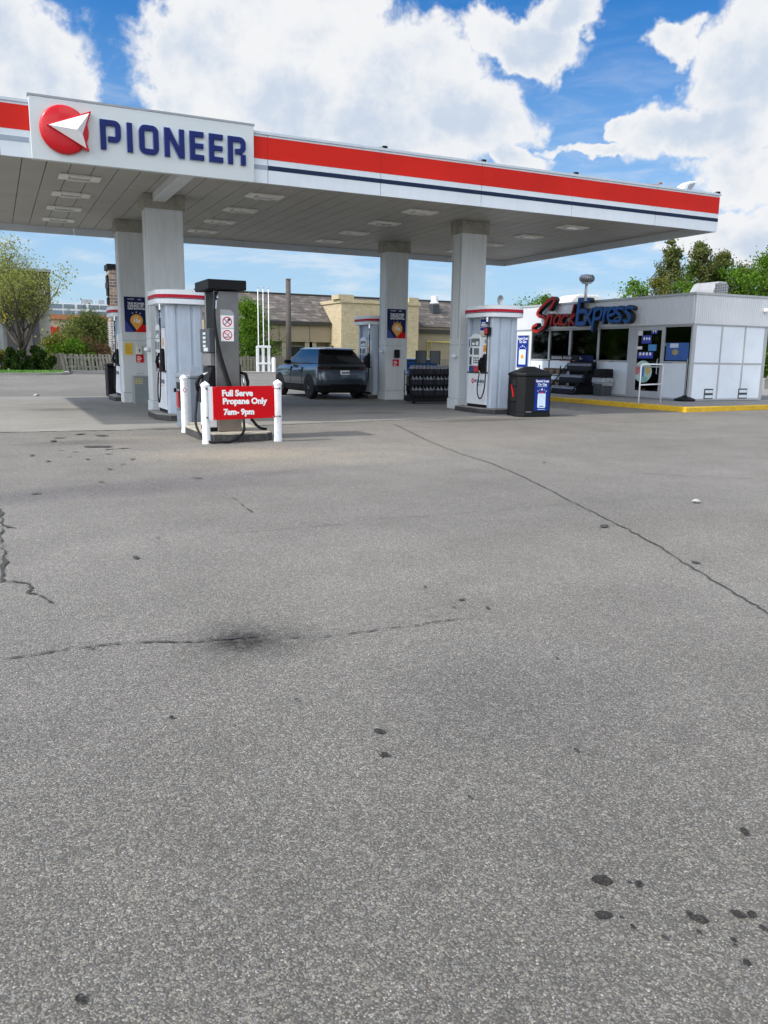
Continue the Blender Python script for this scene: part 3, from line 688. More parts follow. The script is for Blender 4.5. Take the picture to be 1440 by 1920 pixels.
def make_pump(cx, cy, rz, label, number=None, extra=False, island=True):
    e = empty('fuel_pump', (0, 0, 0), 0, label, 'fuel pump', 'fuel pumps on the islands under the canopy')
    mb = MB(); pl = [(-.62, .80), (-.66, -.45), (-.42, -.95), (.42, -.95), (.66, -.45), (.62, .80)]
    mb.prism(pl, .005, .125, 0); mb.prism([(x*.985, y*.985) for x, y in pl], .125, .145, 1)
    mb.build('plinth', [M_TYRE, M_PLINTH], e)
    # fluted end panels
    for s in (-1, 1):
        prof = [(-.40, 0), (-.36, -.055), (-.25, -.085), (-.20, -.085), (-.18, -.05), (-.15, -.05), (-.13, -.09), (.13, -.09), (.15, -.05), (.18, -.05), (.20, -.085), (.25, -.085), (.36, -.055), (.40, 0), (.40, .10), (-.40, .10)]
        mb = MB(); mb.prism([(x*s, (y-.60)*s) for x, y in prof], .146, 2.52); mb.build('end_panel', M_PUMPG, e, bevel=.006)
    mb = MB(); mb.box(-.31, -.50, 2.03, .31, .50, 2.52); mb.box(-.36, -.499, 2.04, -.33, -.47, 2.5); mb.box(-.38, .47, 2.0, -.35, .49, 2.5); mb.build('canopy_neck', M_PUMPG, e)
    mb = MB(); mb.box(-.40, -.498, .146, .40, .498, .22); mb.build('base_strip', M_BLACK, e)
    # rounded valance
    va = empty; rp = lambda o: rrect(-.60-o, .60+o, -.86-o, .72+o, .42)
    mb = MB(); mb.loft([[(x, y, z) for x, y in rp(o)] for z, o in ((2.525, -.01), (2.53, 0), (2.82, .0), (2.83, -.02))])
    v = mb.build('valance', M_WHITE, e); smooth_angle(v, 40)
    for z0_, z1_, m_, nm in ((2.655, 2.725, M_PSTRIPE, 'stripe'), (2.635, 2.650, M_NAVY, 'pinstripe')):
        mb = MB(); mb.loft([[(x, y, z0_) for x, y in rp(.004)], [(x, y, z1_) for x, y in rp(.004)]], caps=False); smooth_angle(mb.build(nm, m_, v), 40)
    for s in (-1, 1):
        F = lambda mb_: mb_.xf(Matrix.Rotation(pi, 4, 'Z')) if s == 1 else mb_
        d = F(MB().box(-.42, -.50, .22, -.02, .50, 1.055)).build('lower_cabinet', M_WHITE, e, bevel=.01)
        F(MB().box(-.445, -.50, 1.058, -.05, .50, 1.085)).build('shelf', M_DGREY, e)
        mbc = MB().box(-.41, -.50, 1.09, -.02, .50, 2.02)
        up = F(mbc).build('head', M_WHITE, e, bevel=.01)
        # proud bezel with an arched top
        pts = [(.36, 1.25), (.36, 1.95)]+[(.08+.28*cos(radians(a)), 1.97+.14*sin(radians(a))) for a in range(0, 181, 20)]+[(-.20, 1.95), (-.20, 1.25)]
        bz = F(MB().extr(pts, 'x', -.46, -.411)).build('bezel', M_WHITE, up, bevel=.01)
        mb = MB(); mb.box(-.463, -.14, 1.78, -.461, .30, 1.98); mb.box(-.463, -.12, 1.55, -.461, .14, 1.72); F(mb).build('display', M_LCD, up)
        mb = MB(); mb.box(-.4655, -.08, 1.80, -.4635, .05, 1.90); mb.box(-.4655, .1, 1.81, -.4635, .24, 1.87); F(mb).build('display_card', M_TXTW, up)
        mb = MB()
        for a_ in range(4):
            for b_ in range(3): mb.box(-.466, -.13+a_*.075, 1.32+b_*.06, -.461, -.09+a_*.075, 1.36+b_*.06)
        build_each(F(mb), 'key', M_BLACK, up) if s == (-1 if rz == 0 else 1) else MB().add([(0, 0, 0)], [])
        mb = MB(); mb.box(-.470, .24, 1.28, -.461, .34, 1.50); mb.box(-.466, .22, 1.55, -.461, .33, 1.74); F(mb).build('card_reader', M_DGREY, up)
        mb = MB(); mb.box(-.4645, -.17, 1.10, -.412, .12, 1.245); F(mb).build('grade_sticker', M_PRED, up)
        mb = MB(); mb.box(-.4645, .122, 1.10, -.412, .36, 1.245); F(mb).build('grade_sticker', M_PSTK, up)
        mb = MB(); mb.box(-.414, -.40, 1.62, -.411, -.26, 1.80); st_ = F(mb).build('warning_sticker', M_ORANGE, up)
        mb = MB(); mb.box(-.4150, -.38, 1.70, -.4142, -.28, 1.715); mb.box(-.4150, -.38, 1.665, -.4142, -.28, 1.68); F(mb).build('sticker_print', M_PRED, st_)
        mb = MB(); mb.box(-.414, .38, 1.75, -.411, .48, 1.97); F(mb).build('sticker', M_PSTK, up)
        mb = MB(); mb.extr([(-.46, 1.09), (-.46, 1.50), (-.38, 1.58), (-.24, 1.42), (-.20, 1.09)], 'x', -.475, -.412); F(mb).build('nozzle_boot', M_BLACK, up, bevel=.01)
        nz = MB(); nz.tube([(-.53, -.30, 1.14), (-.55, -.30, 1.25), (-.55, -.30, 1.36), (-.50, -.30, 1.47)], [.030, .036, .032, .018], 7)
        nz.tube([(-.56, -.34, 1.20), (-.60, -.35, 1.28), (-.57, -.34, 1.38)], .010, 5)
        n_ = F(nz).build('nozzle', M_BLACK, e, smooth=True)
        F(MB().tube([(-.525, -.30, 1.05), (-.53, -.30, 1.14)], .022, 7)).build('swivel', M_CHROME, n_)
        hp = spline([(-.50, -.55, 2.48), (-.51, -.57, 2.2), (-.52, -.60, 1.7), (-.54, -.62, 1.1), (-.56, -.60, .65), (-.56, -.48, .42), (-.56, -.34, .42), (-.55, -.24, .65), (-.53, -.28, 1.05)], 6)
        hs = F(MB().tube(hp, .0165, 7)).build('hose', M_RUBBER, e, smooth=True)
        mb = MB(); mb.tube([(-.50, -.55, 2.53), (-.50, -.55, 2.40)], .028, 7); mb.tube([(-.50, -.552, 2.34), (-.505, -.56, 2.22)], .024, 7); F(mb).build('breakaway', M_CHROME, hs)
        # maker's mark on the lower cabinet
        fc = '-x' if s == -1 else '+x'; sx = s*.4215
        lt = text('PIONEER', .125, (sx, .12 if s == -1 else -.12, .80), fc, M_TXTN, d, 'brand_lettering', bold=.003)
        if s == 1: pass
        rad = .068; cyy = .20 if s == -1 else -.20
        ring = [(sx, cyy+rad*cos(2*pi*k/20), .845+rad*sin(2*pi*k/20)) for k in range(20)]
        o_ = MB().add(ring+[(sx+s*.004, y_, z_) for _, y_, z_ in ring], [tuple(range(20)), tuple(range(20, 40))]+[(i, (i+1) % 20, 20+(i+1) % 20, 20+i) for i in range(20)]).build('emblem', M_LOGOR, d); fix_normals(o_)
        sg = -s
        tri = [(cyy+.03*sg, .85), (cyy-.05*sg, .90), (cyy-.02*sg, .845), (cyy-.05*sg, .80)]
        MB().extr(tri, 'x', sx+s*.0045, sx+s*.008).build('emblem_arrow', M_TXTW, d)
        mb = MB(); mb.box(sx, -s*-.02*1-.0, .735, sx+s*.002, -s*.33*1, .748) if False else mb.box(sx, .0 if s == -1 else 0, .735, sx+s*.002, (-.26 if s == -1 else .26), .750); mb.build('small_print', M_MGREY, d)
        if number and s == -1:
            text(number, .17, (-.4125, -.30, 1.84), '-x', M_TXTN, up, 'pump_number')
            text(number, .11, (-.4125, .46, 1.60), '-x', M_TXTN, up, 'pump_number')
    if extra:
        mb = MB(); mb.box(-.44, -.46, 2.16, -.425, -.10, 2.50); mb.build('promo_card', M_WHITE, e)
        pc = MB().box(-.4425, -.44, 2.18, -.4402, -.12, 2.48).build('promo_print', M_PBLUE, e)
        mb = MB(); mb.box(-.4445, -.36, 2.37, -.4428, -.18, 2.40); mb.box(-.4445, -.38, 2.31, -.4428, -.16, 2.35); mb.box(-.4445, -.38, 2.27, -.4428, -.16, 2.285); mb.build('promo_text', M_TXTW, pc)
        mb = MB(); mb.box(-.44, -.46, 2.03, -.425, -.10, 2.155); mb.build('notice_card', mat('notice_tan', (0.55, 0.50, 0.42), 0.6), e)
        mb = MB(); mb.box(-.56, -.64, 2.05, -.44, -.52, 2.26); mb.build('hose_tag', M_BLACK, e); MB().box(-.575, -.65, 2.09, -.5605, -.52, 2.23).build('tag_print', M_PRED, e)
    e.location = (cx, cy, 0); e.rotation_euler.z = rz
    return e
make_pump(3.84, 19.0, 0, 'front left fuel pump beside the grey bin, seen nearly end on')
make_pump(12.27, 19.0, 0, 'front right fuel pump with the number 4 next to the black bin', '4', True)
make_pump(3.86, 26.55, pi, 'back left fuel pump mostly hidden behind the postered left column')
make_pump(12.25, 26.45, pi, 'back right fuel pump beside the parked car')
# small dish on top of pump 4's valance line is on the roof behind: built with the far building

# ================================================================== PROPANE ISLAND
e = empty('propane_dispenser', label='tall stainless steel propane dispenser with black cap behind the red full serve sign', cat='propane dispenser')
pl = [(3.36, 16.0), (3.14, 15.2), (3.14, 14.1), (3.30, 13.62), (3.62, 13.52), (4.22, 13.56), (4.36, 13.75), (4.40, 15.6), (4.1, 16.0)]
mb = MB(); mb.prism(pl, .005, .125, 0); mb.prism([(3.76+(x-3.76)*.985, 14.7+(y-14.7)*.99) for x, y in pl], .125, .145, 1)
mb.build('island', [M_TYRE, mat('propane_island_top', (0.42, 0.38, 0.30), 0.85, dirt=.3)], e)
X0, X1, Y0, Y1 = 3.42, 3.84, 13.90, 14.60
mb = MB(); mb.box(X0, Y0, .62, X1, Y0+.06, 2.53); mb.box(X0, Y1-.06, .62, X1, Y1, 2.53); mb.box(X0+.12, Y0+.06, .62, X1-.04, Y1-.06, 2.53); mb.build('steel_column', M_STEEL, e, bevel=.012)
mb = MB(); mb.box(X0+.02, Y0+.005, .146, X1+.02, Y1-.02, .615); mb.build('base_cabinet', mat('brown_steel', (0.26, 0.225, 0.19), 0.35, metal=.6), e, bevel=.01)
mb = MB(); mb.box(X0-.14, Y0-.16, 2.54, X1+.10, Y1+.10, 2.70); mb.build('cap', M_BLACK, e, bevel=.01)
mb = MB(); mb.box(X0+.01, Y0+.062, 1.90, X0+.118, Y1-.062, 2.52); mb.build('hose_recess', M_BLACK, e)
mb = MB(); mb.box(X0-.10, Y0+.02, 1.50, X0-.003, Y1-.02, 1.90); dsp = mb.build('display_box', M_DGREY, e, bevel=.01)
mb = MB()
for k in range(4): mb.box(X0-.104, Y0+.25, 1.80-k*.07, X0-.1005, Y0+.45, 1.84-k*.07)
mb.box(X0-.104, Y0+.10, 1.52, X0-.1005, Y0+.40, 1.58); mb.build('display', mat('display_segments', (0.45, 0.5, 0.5), 0.4), dsp)
mb = MB(); mb.box(X0-.07, Y0+.05, 1.28, X0-.003, Y1-.05, 1.495); mb.build('side_panel', mat('grey_panel', (0.14, .14, .14), 0.5), e)
mb = MB(); mb.extr([(X0-.004, .98), (X0-.004, 1.26), (X0-.06, 1.26), (X0-.22, .66), (X0-.10, .60), (X0-.004, .60)], 'y', Y0+.05, Y1-.12); mb.build('nozzle_holster', M_BLACK, e, bevel=.01)
nz = MB(); nz.tube([(X0-.14, Y0+.0, 1.17), (X0-.22, Y0+.0, 1.12)], .022, 8); nz.tube([(X0-.22, Y0, 1.12), (X0-.30, Y0, 1.06), (X0-.33, Y0, .97), (X0-.32, Y0, .86)], [.028, .036, .034, .026], 8, 1)
nz.tube([(X0-.22, Y0, 1.08), (X0-.245, Y0, .98), (X0-.30, Y0, .90)], .010, 6, 1)
nz.build('nozzle', [M_CHROME, M_BLACK], e, smooth=True)
hp = spline([(X0-.32, Y0, .86), (X0-.36, Y0-.05, .60), (X0-.42, Y0-.25, .30), (X0-.32, Y0-.48, .06), (X0-.10, Y0-.60, .035), (X0+.12, Y0-.56, .04), (X0+.36, Y0-.36, .16), (X0+.44, Y0-.12, .36), (X0+.43, Y0-.04, .6)], 8)
MB().tube(hp, .022, 8).build('hose', M_RUBBER, e, smooth=True)
hp = spline([(X0+.03, Y0-.01, 2.50), (X0-.02, Y0-.06, 2.2), (X0-.01, Y0-.08, 1.9), (X0+.06, Y0-.08, 1.5), (X0+.18, Y0-.07, 1.1), (X0+.34, Y0-.06, .62)], 8)
MB().tube(hp, .028, 8).build('hose', M_RUBBER, e, smooth=True)
MB().tube(spline([(X1+.02, Y0+.3, .62), (X1+.2, Y0+.25, .42), (X1+.38, Y0+.2, .20), (X1+.50, Y0+.1, .165)], 6), .024, 8).build('hose', M_RUBBER, e, smooth=True)
mb = MB(); mb.tube([(X0+.05, Y0+.02, 2.52), (X0+.05, Y0+.0, 2.40)], .03, 8); mb.tube([(X0+.02, Y0-.03, 2.36), (X0-.0, Y0-.05, 2.22)], .028, 8); mb.build('coupling', M_CHROME, e)
nz = MB(); nz.tube([(X1+.05, Y0+.12, 1.16), (X1+.13, Y0+.1, 1.14), (X1+.17, Y0+.1, 1.0), (X1+.16, Y0+.1, .86)], [.028, .034, .030, .022], 8); nz.build('nozzle', M_BLACK, e, smooth=True)
nz = MB(); nz.tube([(X1+.07, Y0+.1, 1.12), (X1+.09, Y0+.08, .98), (X1+.12, Y0+.08, .88)], .018, 6); nz.build('spout', M_CHROME, e, smooth=True)
MB().box(X1+.001, Y0+.1, .70, X1+.05, Y1-.1, 1.30).build('side_panel', M_BLACK, e)
mb = MB(); mb.box(X0-.12, Y0+.05, .22, X0+.015, Y1, .70, 0); mb.box(X0-.12, Y0+.05, .146, X0+.015, Y1, .215, 1); mb.build('meter_cabinet', [M_WHITE, M_BLACK], e, bevel=.008)
MB().box(X1+.05, Y0+.06, .30, X1+.19, Y0+.07, .80).build('placard', M_WHITE, e)
# dented access panel
mb = MB(); pts = [(X0+.10, 1.85), (X0+.10, 2.22), (X0+.24, 2.22)]+[(X0+.24+.10*sin(radians(a)), 2.12+.10*cos(radians(a))) for a in range(0, 91, 15)]+[(X0+.34, 1.85)]
mb.extr(pts, 'y', Y0-.006, Y0-.001); mb.build('access_panel', mat('dull_steel', (0.40, 0.40, 0.40), 0.45, metal=.8, bump=.5, bs=12), e, bevel=.003)
# prohibition stickers
for k, zc in enumerate((2.02, 1.80)):
    stk = MB().box(X0+.105, Y0-.010, zc-.105, X0+.325, Y0-.0065, zc+.105).build('warning_sticker', M_TXTW, e)
    ccx = X0+.215; R1, R0 = .083, .067
    ring = []
    for rad in (R1, R0): ring.append([(ccx+rad*cos(2*pi*i/28), Y0-.0112, zc+rad*sin(2*pi*i/28)) for i in range(28)])
    mb = MB(); mb.loft([ring[0], ring[1]], caps=False); a_ = radians(-40)
    p = [(ccx+.072*cos(a_)*s_-.007*sin(a_)*t_, zc+.072*sin(a_)*s_+.007*cos(a_)*t_) for s_, t_ in ((-1, -1), (1, -1), (1, 1), (-1, 1))]
    mb.extr(p, 'y', Y0-.0135, Y0-.0118); o = mb.build('prohibition_ring', M_SIGNR, stk); fix_normals(o)
    mb = MB()
    if k == 0:
        p = [(ccx-.055, zc-.05), (ccx-.045, zc-.058), (ccx+.03, zc+.018), (ccx+.02, zc+.028)]; mb.extr(p, 'y', Y0-.0117, Y0-.0105)
        mb.extr([(ccx+.03+.024*cos(t_), zc+.035+.024*sin(t_)) for t_ in [2*pi*i/10 for i in range(10)]], 'y', Y0-.0117, Y0-.0106)
    else:
        mb.extr([(ccx-.05, zc-.045), (ccx+.02, zc-.045), (ccx+.02, zc-.030), (ccx-.05, zc-.030)], 'y', Y0-.0117, Y0-.0105)
        stroke(mb, spline([(ccx+.02, zc-.02), (ccx+.005, zc+.0), (ccx+.03, zc+.02), (ccx+.015, zc+.04)], 4), .008, lambda u, v, d: (u, Y0-.0106-d, v), 0, .001)
    fix_normals(mb.build('pictogram', M_TXTN, stk))
seat(e, (3.63, 14.25, 0))

def bollard(x, y, lab, h=1.0, lean=0.0):
    e = empty('bollard', (x, y, 0), 0, lab, 'bollard', 'white bollards round the propane island')
    mb = MB(); r = .066; mb.lathe([(r+.006, 0), (r+.004, .04), (r, .08), (r, h*.5), (r, h-.03)], 0, 0, 20); b = mb.build('post', M_POST, e, smooth=True); smooth_angle(b, 40)
    mb = MB(); mb.lathe([(r+.006, h-.03), (r+.010, h-.02), (r+.010, h+.01), (r*.75, h+.035), (.004, h+.065)], 0, 0, 20); c_ = mb.build('cap', M_POST, e); smooth_angle(c_, 30)
    e.rotation_euler = (0, lean, 0); return e
bL = bollard(3.20, 15.5, 'white steel bollard standing alone beside the grey bin, red sticker on it', 1.02)
mb = MB(); R_ = .067
ring = []
st_ = MB().extr([(-.04, .80), (0, .85), (.04, .80), (0, .75)], 'y', -.0685, -.066).build('red_sticker', M_SIGNR, bL); MB().extr([(-.028, .80), (0, .835), (.028, .80), (0, .765)], 'y', -.0700, -.0687).build('sticker_face', M_TXTW, st_)
bM = bollard(3.12, 13.43, 'white bollard holding the left end of the red sign', .97); bR = bollard(4.375, 13.45, 'white bollard holding the right end of the red sign', 1.0)
# the red sign on two thin rails
e = empty('full_serve_sign', label='red sign reading Full Serve Propane Only 7am- 9pm fixed between two bollards', cat='sign')
SY = 13.33
TL, TR_, BR_, BL_ = on_y(398.5, 725, SY), on_y(514, 723, SY), on_y(515.5, 783, SY), on_y(400.5, 788, SY)
mb = MB(); mb.add([(p.x, SY, p.z) for p in (BL_, BR_, TR_, TL)]+[(p.x, SY+.012, p.z) for p in (BL_, BR_, TR_, TL)], [(0,1,2,3),(7,6,5,4),(0,4,5,1),(1,5,6,2),(2,6,7,3),(3,7,4,0)])
pn = mb.build('panel', M_SIGNR, e, bevel=.002); fix_normals(pn)
Wl = on_y(388, 727, SY); 
mb = MB(); mb.box(TL.x-.07, SY+.013, BL_.z-.01, TL.x+.01, SY+.016, TL.z); mb.build('backing', M_WHITE, e)
mb = MB(); mb.box(3.13, SY+.017, .905, 4.37, SY+.03, .925); mb.box(3.13, SY+.017, .43, 4.37, SY+.03, .45); mb.build('rail', M_ALU, e)
mb = MB()
for (bx, bz) in ((3.12, .915), (3.12, .44), (4.38, .915), (4.38, .44)): mb.box(bx-.012, SY+.008, bz-.012, bx+.012, SY+.0165, bz+.012)
for p, sx_, sz_ in ((TL, 1, -1), (TR_, -1, -1), (BR_, -1, 1), (BL_, 1, 1)): mb.box(p.x+sx_*.03-.006, SY-.004, p.z+sz_*.02-.006, p.x+sx_*.03+.006, SY-.0005, p.z+sz_*.02+.006, 1)
mb.build('bolt', [M_BLACK, M_MGREY], e)
for tx, (px, py), sz in (('Full Serve', (416, 742.5), .136), ('Propane Only', (417.5, 757.5), .136), ('7am- 9pm', (419.5, 777.5), .130)):
    p = on_y(px, py, SY); text(tx, sz, (p.x, SY-.0035, p.z), '-y', M_TXTW, pn, bold=.0065, sp=.99)
seat(e, (3.75, SY, 0))

# ================================================================== BINS
def make_bin(cx, cy, w, d, h, m, lab, rot=0, poster=False, split=True):
    e = empty('litter_bin', (cx, cy, 0), rot, lab, 'litter bin')
    a, b = w/2, d/2; ch = .16
    pl = [(-a+ch, -b), (a, -b), (a, b), (-a, b), (-a, -b+ch)] if split else rrect(-a, a, -b, b, .03, 2)
    mb = MB(); mb.prism([(x*1.02, y*1.02) for x, y in pl], .01, .10); mb.prism(pl, .10, h*.80); mb.prism([(x*1.0, y*1.0) for x, y in pl], h*.80+.002, h*.815); body = mb.build('body', m, e, bevel=.012)
    mb = MB(); n = len(pl)
    mb.loft([[(x*1.04, y*1.04, h*.815) for x, y in pl], [(x*1.04, y*1.04, h*.86) for x, y in pl], [(x*.98, y*.98, h*.875) for x, y in pl], [(x*.22, y*.25+.02, h) for x, y in pl]]); mb.build('lid', m, e, bevel=.008)
    # opening with squeegee, on the -x side
    mb = MB(); mb.box(-a-.004, -b+ch+.04, h*.33, -a-.001, b-.06, h*.74); op = mb.build('opening', mat('bin_opening', (0.004, .004, .004), .9), e)
    mb = MB(); mb.box(-a-.03, -b+ch+.02, h*.30, -a-.002, b-.04, h*.33); mb.box(-a-.03, -b+ch+.02, h*.60, -a-.005, b-.04, h*.625); mb.build('tray', m, e, bevel=.005)
    return e, a, b
grey = mat('bin_grey', (0.155, 0.18, 0.215), 0.45, var=.06)
e, a, b = make_bin(3.60, 16.60, .54, .62, 1.22, grey, 'dark grey litter bin with pyramid lid at the end of the front left pump', 0)
MB().tube([(-a-.03, -.02, .72), (-a-.06, -.16, .40)], .016, 6).build('squeegee', M_SIGNR, e)
MB().box(-a-.07, .14, .70, -a-.03, .20, .78).build('squeegee_head', M_BLACK, e)
e, a, b = make_bin(12.42, 17.35, .90, .62, 1.27, mat('bin_black', (0.007, 0.008, 0.009), 0.5, var=.15, spec=.25), 'black litter bin with blue spend less on gas poster beside pump 4', radians(-6))
MB().tube([(-a-.02, .10, .80), (-a-.03, -.05, .50)], .016, 6).build('squeegee', M_SIGNR, e)
ps = MB().box(-.02, -b-.006, .16, .40, -b-.001, .96).build('poster', M_PBLUE, e)
text('Spend Less', .084, (.19, -b-.0065, .885), '-y', M_TXTW, ps, align='CENTER', bold=.002, depth=.001)
text('On Gas', .084, (.19, -b-.0065, .800), '-y', M_TXTW, ps, align='CENTER', bold=.002, depth=.001)
mb = MB(); mb.box(.05, -b-.008, .768, .33, -b-.0065, .776); mb.box(.08, -b-.008, .19, .30, -b-.0065, .20)
mb.extr(rrect(.07, .30, .235, .60, .03, 3), 'y', -b-.008, -b-.0062); mb.build('phone_picture', mat('poster_pale', (0.62, 0.74, 0.86), .5), ps)
mb = MB()
for (u, v, q_) in ((.07, .66, .012), (.12, .69, .010), (.185, .70, .022), (.25, .69, .010), (.31, .66, .012), (.10, .62, .009), (.29, .63, .009)): mb.extr([(u+q_*cos(2*pi*k/8), v+q_*sin(2*pi*k/8)) for k in range(8)], 'y', -b-.0085, -b-.0065)
mb.build('confetti', M_TXTW, ps)
mb = MB(); mb.extr([(.13, .60), (.16, .66), (.185, .61), (.21, .66), (.24, .60)], 'y', -b-.0095, -b-.0086); mb.build('confetti_red', M_PRED, ps)
mb = MB(); mb.box(.12, -b-.0095, .265, .25, -b-.0085, .285); mb.build('small_lettering', M_TXTN, ps)
MB().box(-a+.20, -b-.004, .125, -a+.36, -b-.001, .14).build('maker_plate', M_ALU, e)

# dark bin and metal cabinet by the back left column
p = Vector((3.62, 28.6)); e = empty('litter_bin', (p.x, p.y, 0), 0, 'narrow black bin on the far side of the back left column', 'litter bin')
MB().box(-.28, -.3, 0, .28, .3, .98).build('body', M_BLACK, e, bevel=.03); MB().box(-.30, -.32, .985, .30, .32, 1.10).build('lid', M_BLACK, e, bevel=.04)
e = empty('metal_cabinet', (3.84, 24.55, 0), 0, 'grey steel box with wire handle at the foot of the back left column', 'metal box')
mb = MB(); mb.box(-.225, -.20, 0, .225, .26, .77); mb.box(-.215, -.203, .10, .03, -.2005, .11); mb.build('body', mat('galvanised_grey', (0.24, 0.27, 0.27), 0.45, metal=.4, var=.08), e, bevel=.01)
mb = MB(); mb.box(-.235, -.21, .772, .235, .27, .80); mb.build('lid', M_MGREY, e, bevel=.005)
MB().tube([(-.12, 0, .80), (-.12, 0, .87), (.06, 0, .87), (.06, 0, .80)], .008, 6).build('handle', M_ALU, e)
lb_ = MB().box(-.21, -.204, .58, .0, -.2012, .74).build('label', mat('sticker_cream', (0.6, 0.55, 0.3), .6), e)
mb = MB()
for k in range(3):
    z_ = .60+k*.05
    for j in range(5): mb.box(-.20+j*.04, -.2065, z_, -.175+j*.04, -.2045, z_+.025)
mb.build('label_print', M_BLACK, lb_)

# ================================================================== POSTERS AND NOTICES ON THE COLUMNS
def col_poster(x0, x1, z0, z1, Y, lab):
    e = empty('poster', label=lab, cat='poster', group='navy posters on the back columns')
    W = x1-x0; H = z1-z0
    b_ = MB().box(x0, Y-.02, z0, x1, Y-.001, z1).build('board', M_PNAVY, e)
    y = Y-.0205
    MB().extr([(x0+W*.42, z0), (x1, z0), (x1, z0+H*.17), (x0+W*.72, z0+H*.26)], 'y', y-.001, y).build('red_corner', M_SIGNR, b_)
    MB().extr([(x0, z0), (x0+W*.41, z0), (x0, z0+H*.35)], 'y', y-.001, y).build('blue_corner', mat('poster_royal', (.015, .035, .26), .4), b_)
    cxp = x0+W*.53; czp = z0+H*.33; R1 = W*.285
    pts = [(cxp+R1*cos(radians(a_)), czp+R1*sin(radians(a_))) for a_ in range(-25, 206, 11)]+[(cxp, z0+H*.045)]
    MB().extr(pts, 'y', y-.004, y-.0011).build('orange_pin', M_ORANGE, b_)
    text('THE POWER', W*.135, (x0+W*.15, y, z0+H*.785), '-y', M_TXTW, b_, bold=.0025, depth=.001)
    text('COUPLE OF', W*.135, (x0+W*.15, y, z0+H*.715), '-y', M_TXTW, b_, bold=.0025, depth=.001)
    text('GAS SAVINGS.', W*.125, (x0+W*.15, y, z0+H*.645), '-y', M_TXTW, b_, bold=.0025, depth=.001)
    text('10¢', W*.24, (cxp, y-.0045, czp-H*.055), '-y', M_TXTW, b_, align='CENTER', bold=.004, depth=.001)
    text('SAVE', W*.085, (cxp, y-.0045, czp+H*.075), '-y', M_TXTW, b_, align='CENTER', depth=.001)
    text('PIONEER', W*.075, (x0+W*.16, y, z0+H*.92), '-y', M_TXTW, b_, depth=.001); text('CIBC', W*.085, (x0+W*.60, y, z0+H*.915), '-y', M_TXTW, b_, depth=.001)
    mb = MB()
    for k, (u, v) in enumerate(((-.17, .53), (0, .56), (.17, .53))): mb.extr([(cxp+W*(u+.035), z0+H*(v+.02)), (cxp+W*(u-.035), z0+H*(v+.02)), (cxp+W*u, z0+H*(v-.02))], 'y', y-.002, y)
    mb.build('small_badge', mat('badge_gold', (.7, .6, .35), .5), b_)
    seat(e, ((x0+x1)/2, Y, z0))
col_poster(3.525, 4.155, 2.06, 3.06, 25.08, 'navy poster with orange ten cent pin on the back left column')
col_poster(12.03, 12.72, 2.07, 3.03, 25.08, 'navy poster with orange ten cent pin on the back right column')
o = MB().box(3.49, 25.06, 1.40, 3.71, 25.078, 1.74).build('notice', M_YEL); tag(o, 'yellow safety notice on the back left column', 'notice')
mb = MB()
for k in range(6): mb.box(3.51, 25.056, 1.46+k*.042, 3.69-(k % 3)*.03, 25.0595, 1.47+k*.042)
mb.build('notice_print', mat('notice_ink', (.25, .15, .02), .6), o); seat_mesh(o.children[0], (0, 0, 0))
def dispenser(x, z, m, lab):
    e = empty('towel_dispenser', label=lab, cat='towel dispenser')
    MB().extr(rrect(x-.085, x+.085, z-.14, z+.14, .05, 4), 'y', 24.95, 25.078).build('shell', m, e, bevel=.015)
    MB().extr(rrect(x-.015, x+.015, z-.06, z+.02, .014, 3), 'y', 24.945, 24.949).build('slot', M_BLACK, e)
    seat(e, (x, 25.08, z-.14))
dispenser(3.89, 1.55, mat('cream_plastic', (.58, .56, .48), .4), 'cream paper towel dispenser on the back left column')
dispenser(12.385, 1.55, M_BLACK, 'black paper towel dispenser on the back right column')
def red_notice(x0, x1, z0, z1, Y, lab):
    o = MB().box(x0, Y-.018, z0, x1, Y-.002, z1).build('notice', M_SIGNR); tag(o, lab, 'notice', 'red notices below the towel dispensers')
    mb = MB()
    for k, wd in enumerate((.6, .8, .7, .5)): mb.box(x0+.03, Y-.0205, z1-.07-k*.045, x0+.03+(x1-x0-.06)*wd, Y-.0185, z1-.05-k*.045)
    mb.build('notice_print', M_TXTW, o)
red_notice(3.80, 4.02, 1.18, 1.41, 25.08, 'red notice with white lines on the back left column')
red_notice(12.26, 12.49, 1.14, 1.36, 25.08, 'red notice with white lines on the back right column')
def knob(x, y, z, lab):
    e = empty('camera_sensor', label=lab, cat='sensor')
    MB().lathe([(.05, -.05), (.085, -.02), (.085, .04), (.05, .055)], x, y, 14, z=z).build('dome', M_WHITE, e, smooth=True)
    MB().box(x-.02, y-.02, z-.09, x+.02, y+.02, z-.05).build('stem', M_WHITE, e); seat(e, (x, y, z-.09))
knob(11.90, 20.35, 1.50, 'small white dome sensor on the left side of the front right column')
knob(11.93, 25.3, 1.62, 'small white dome sensor on the left side of the back right column')
knob(3.43, 20.8, 1.55, 'small white dome sensor on the left edge of the front left column')
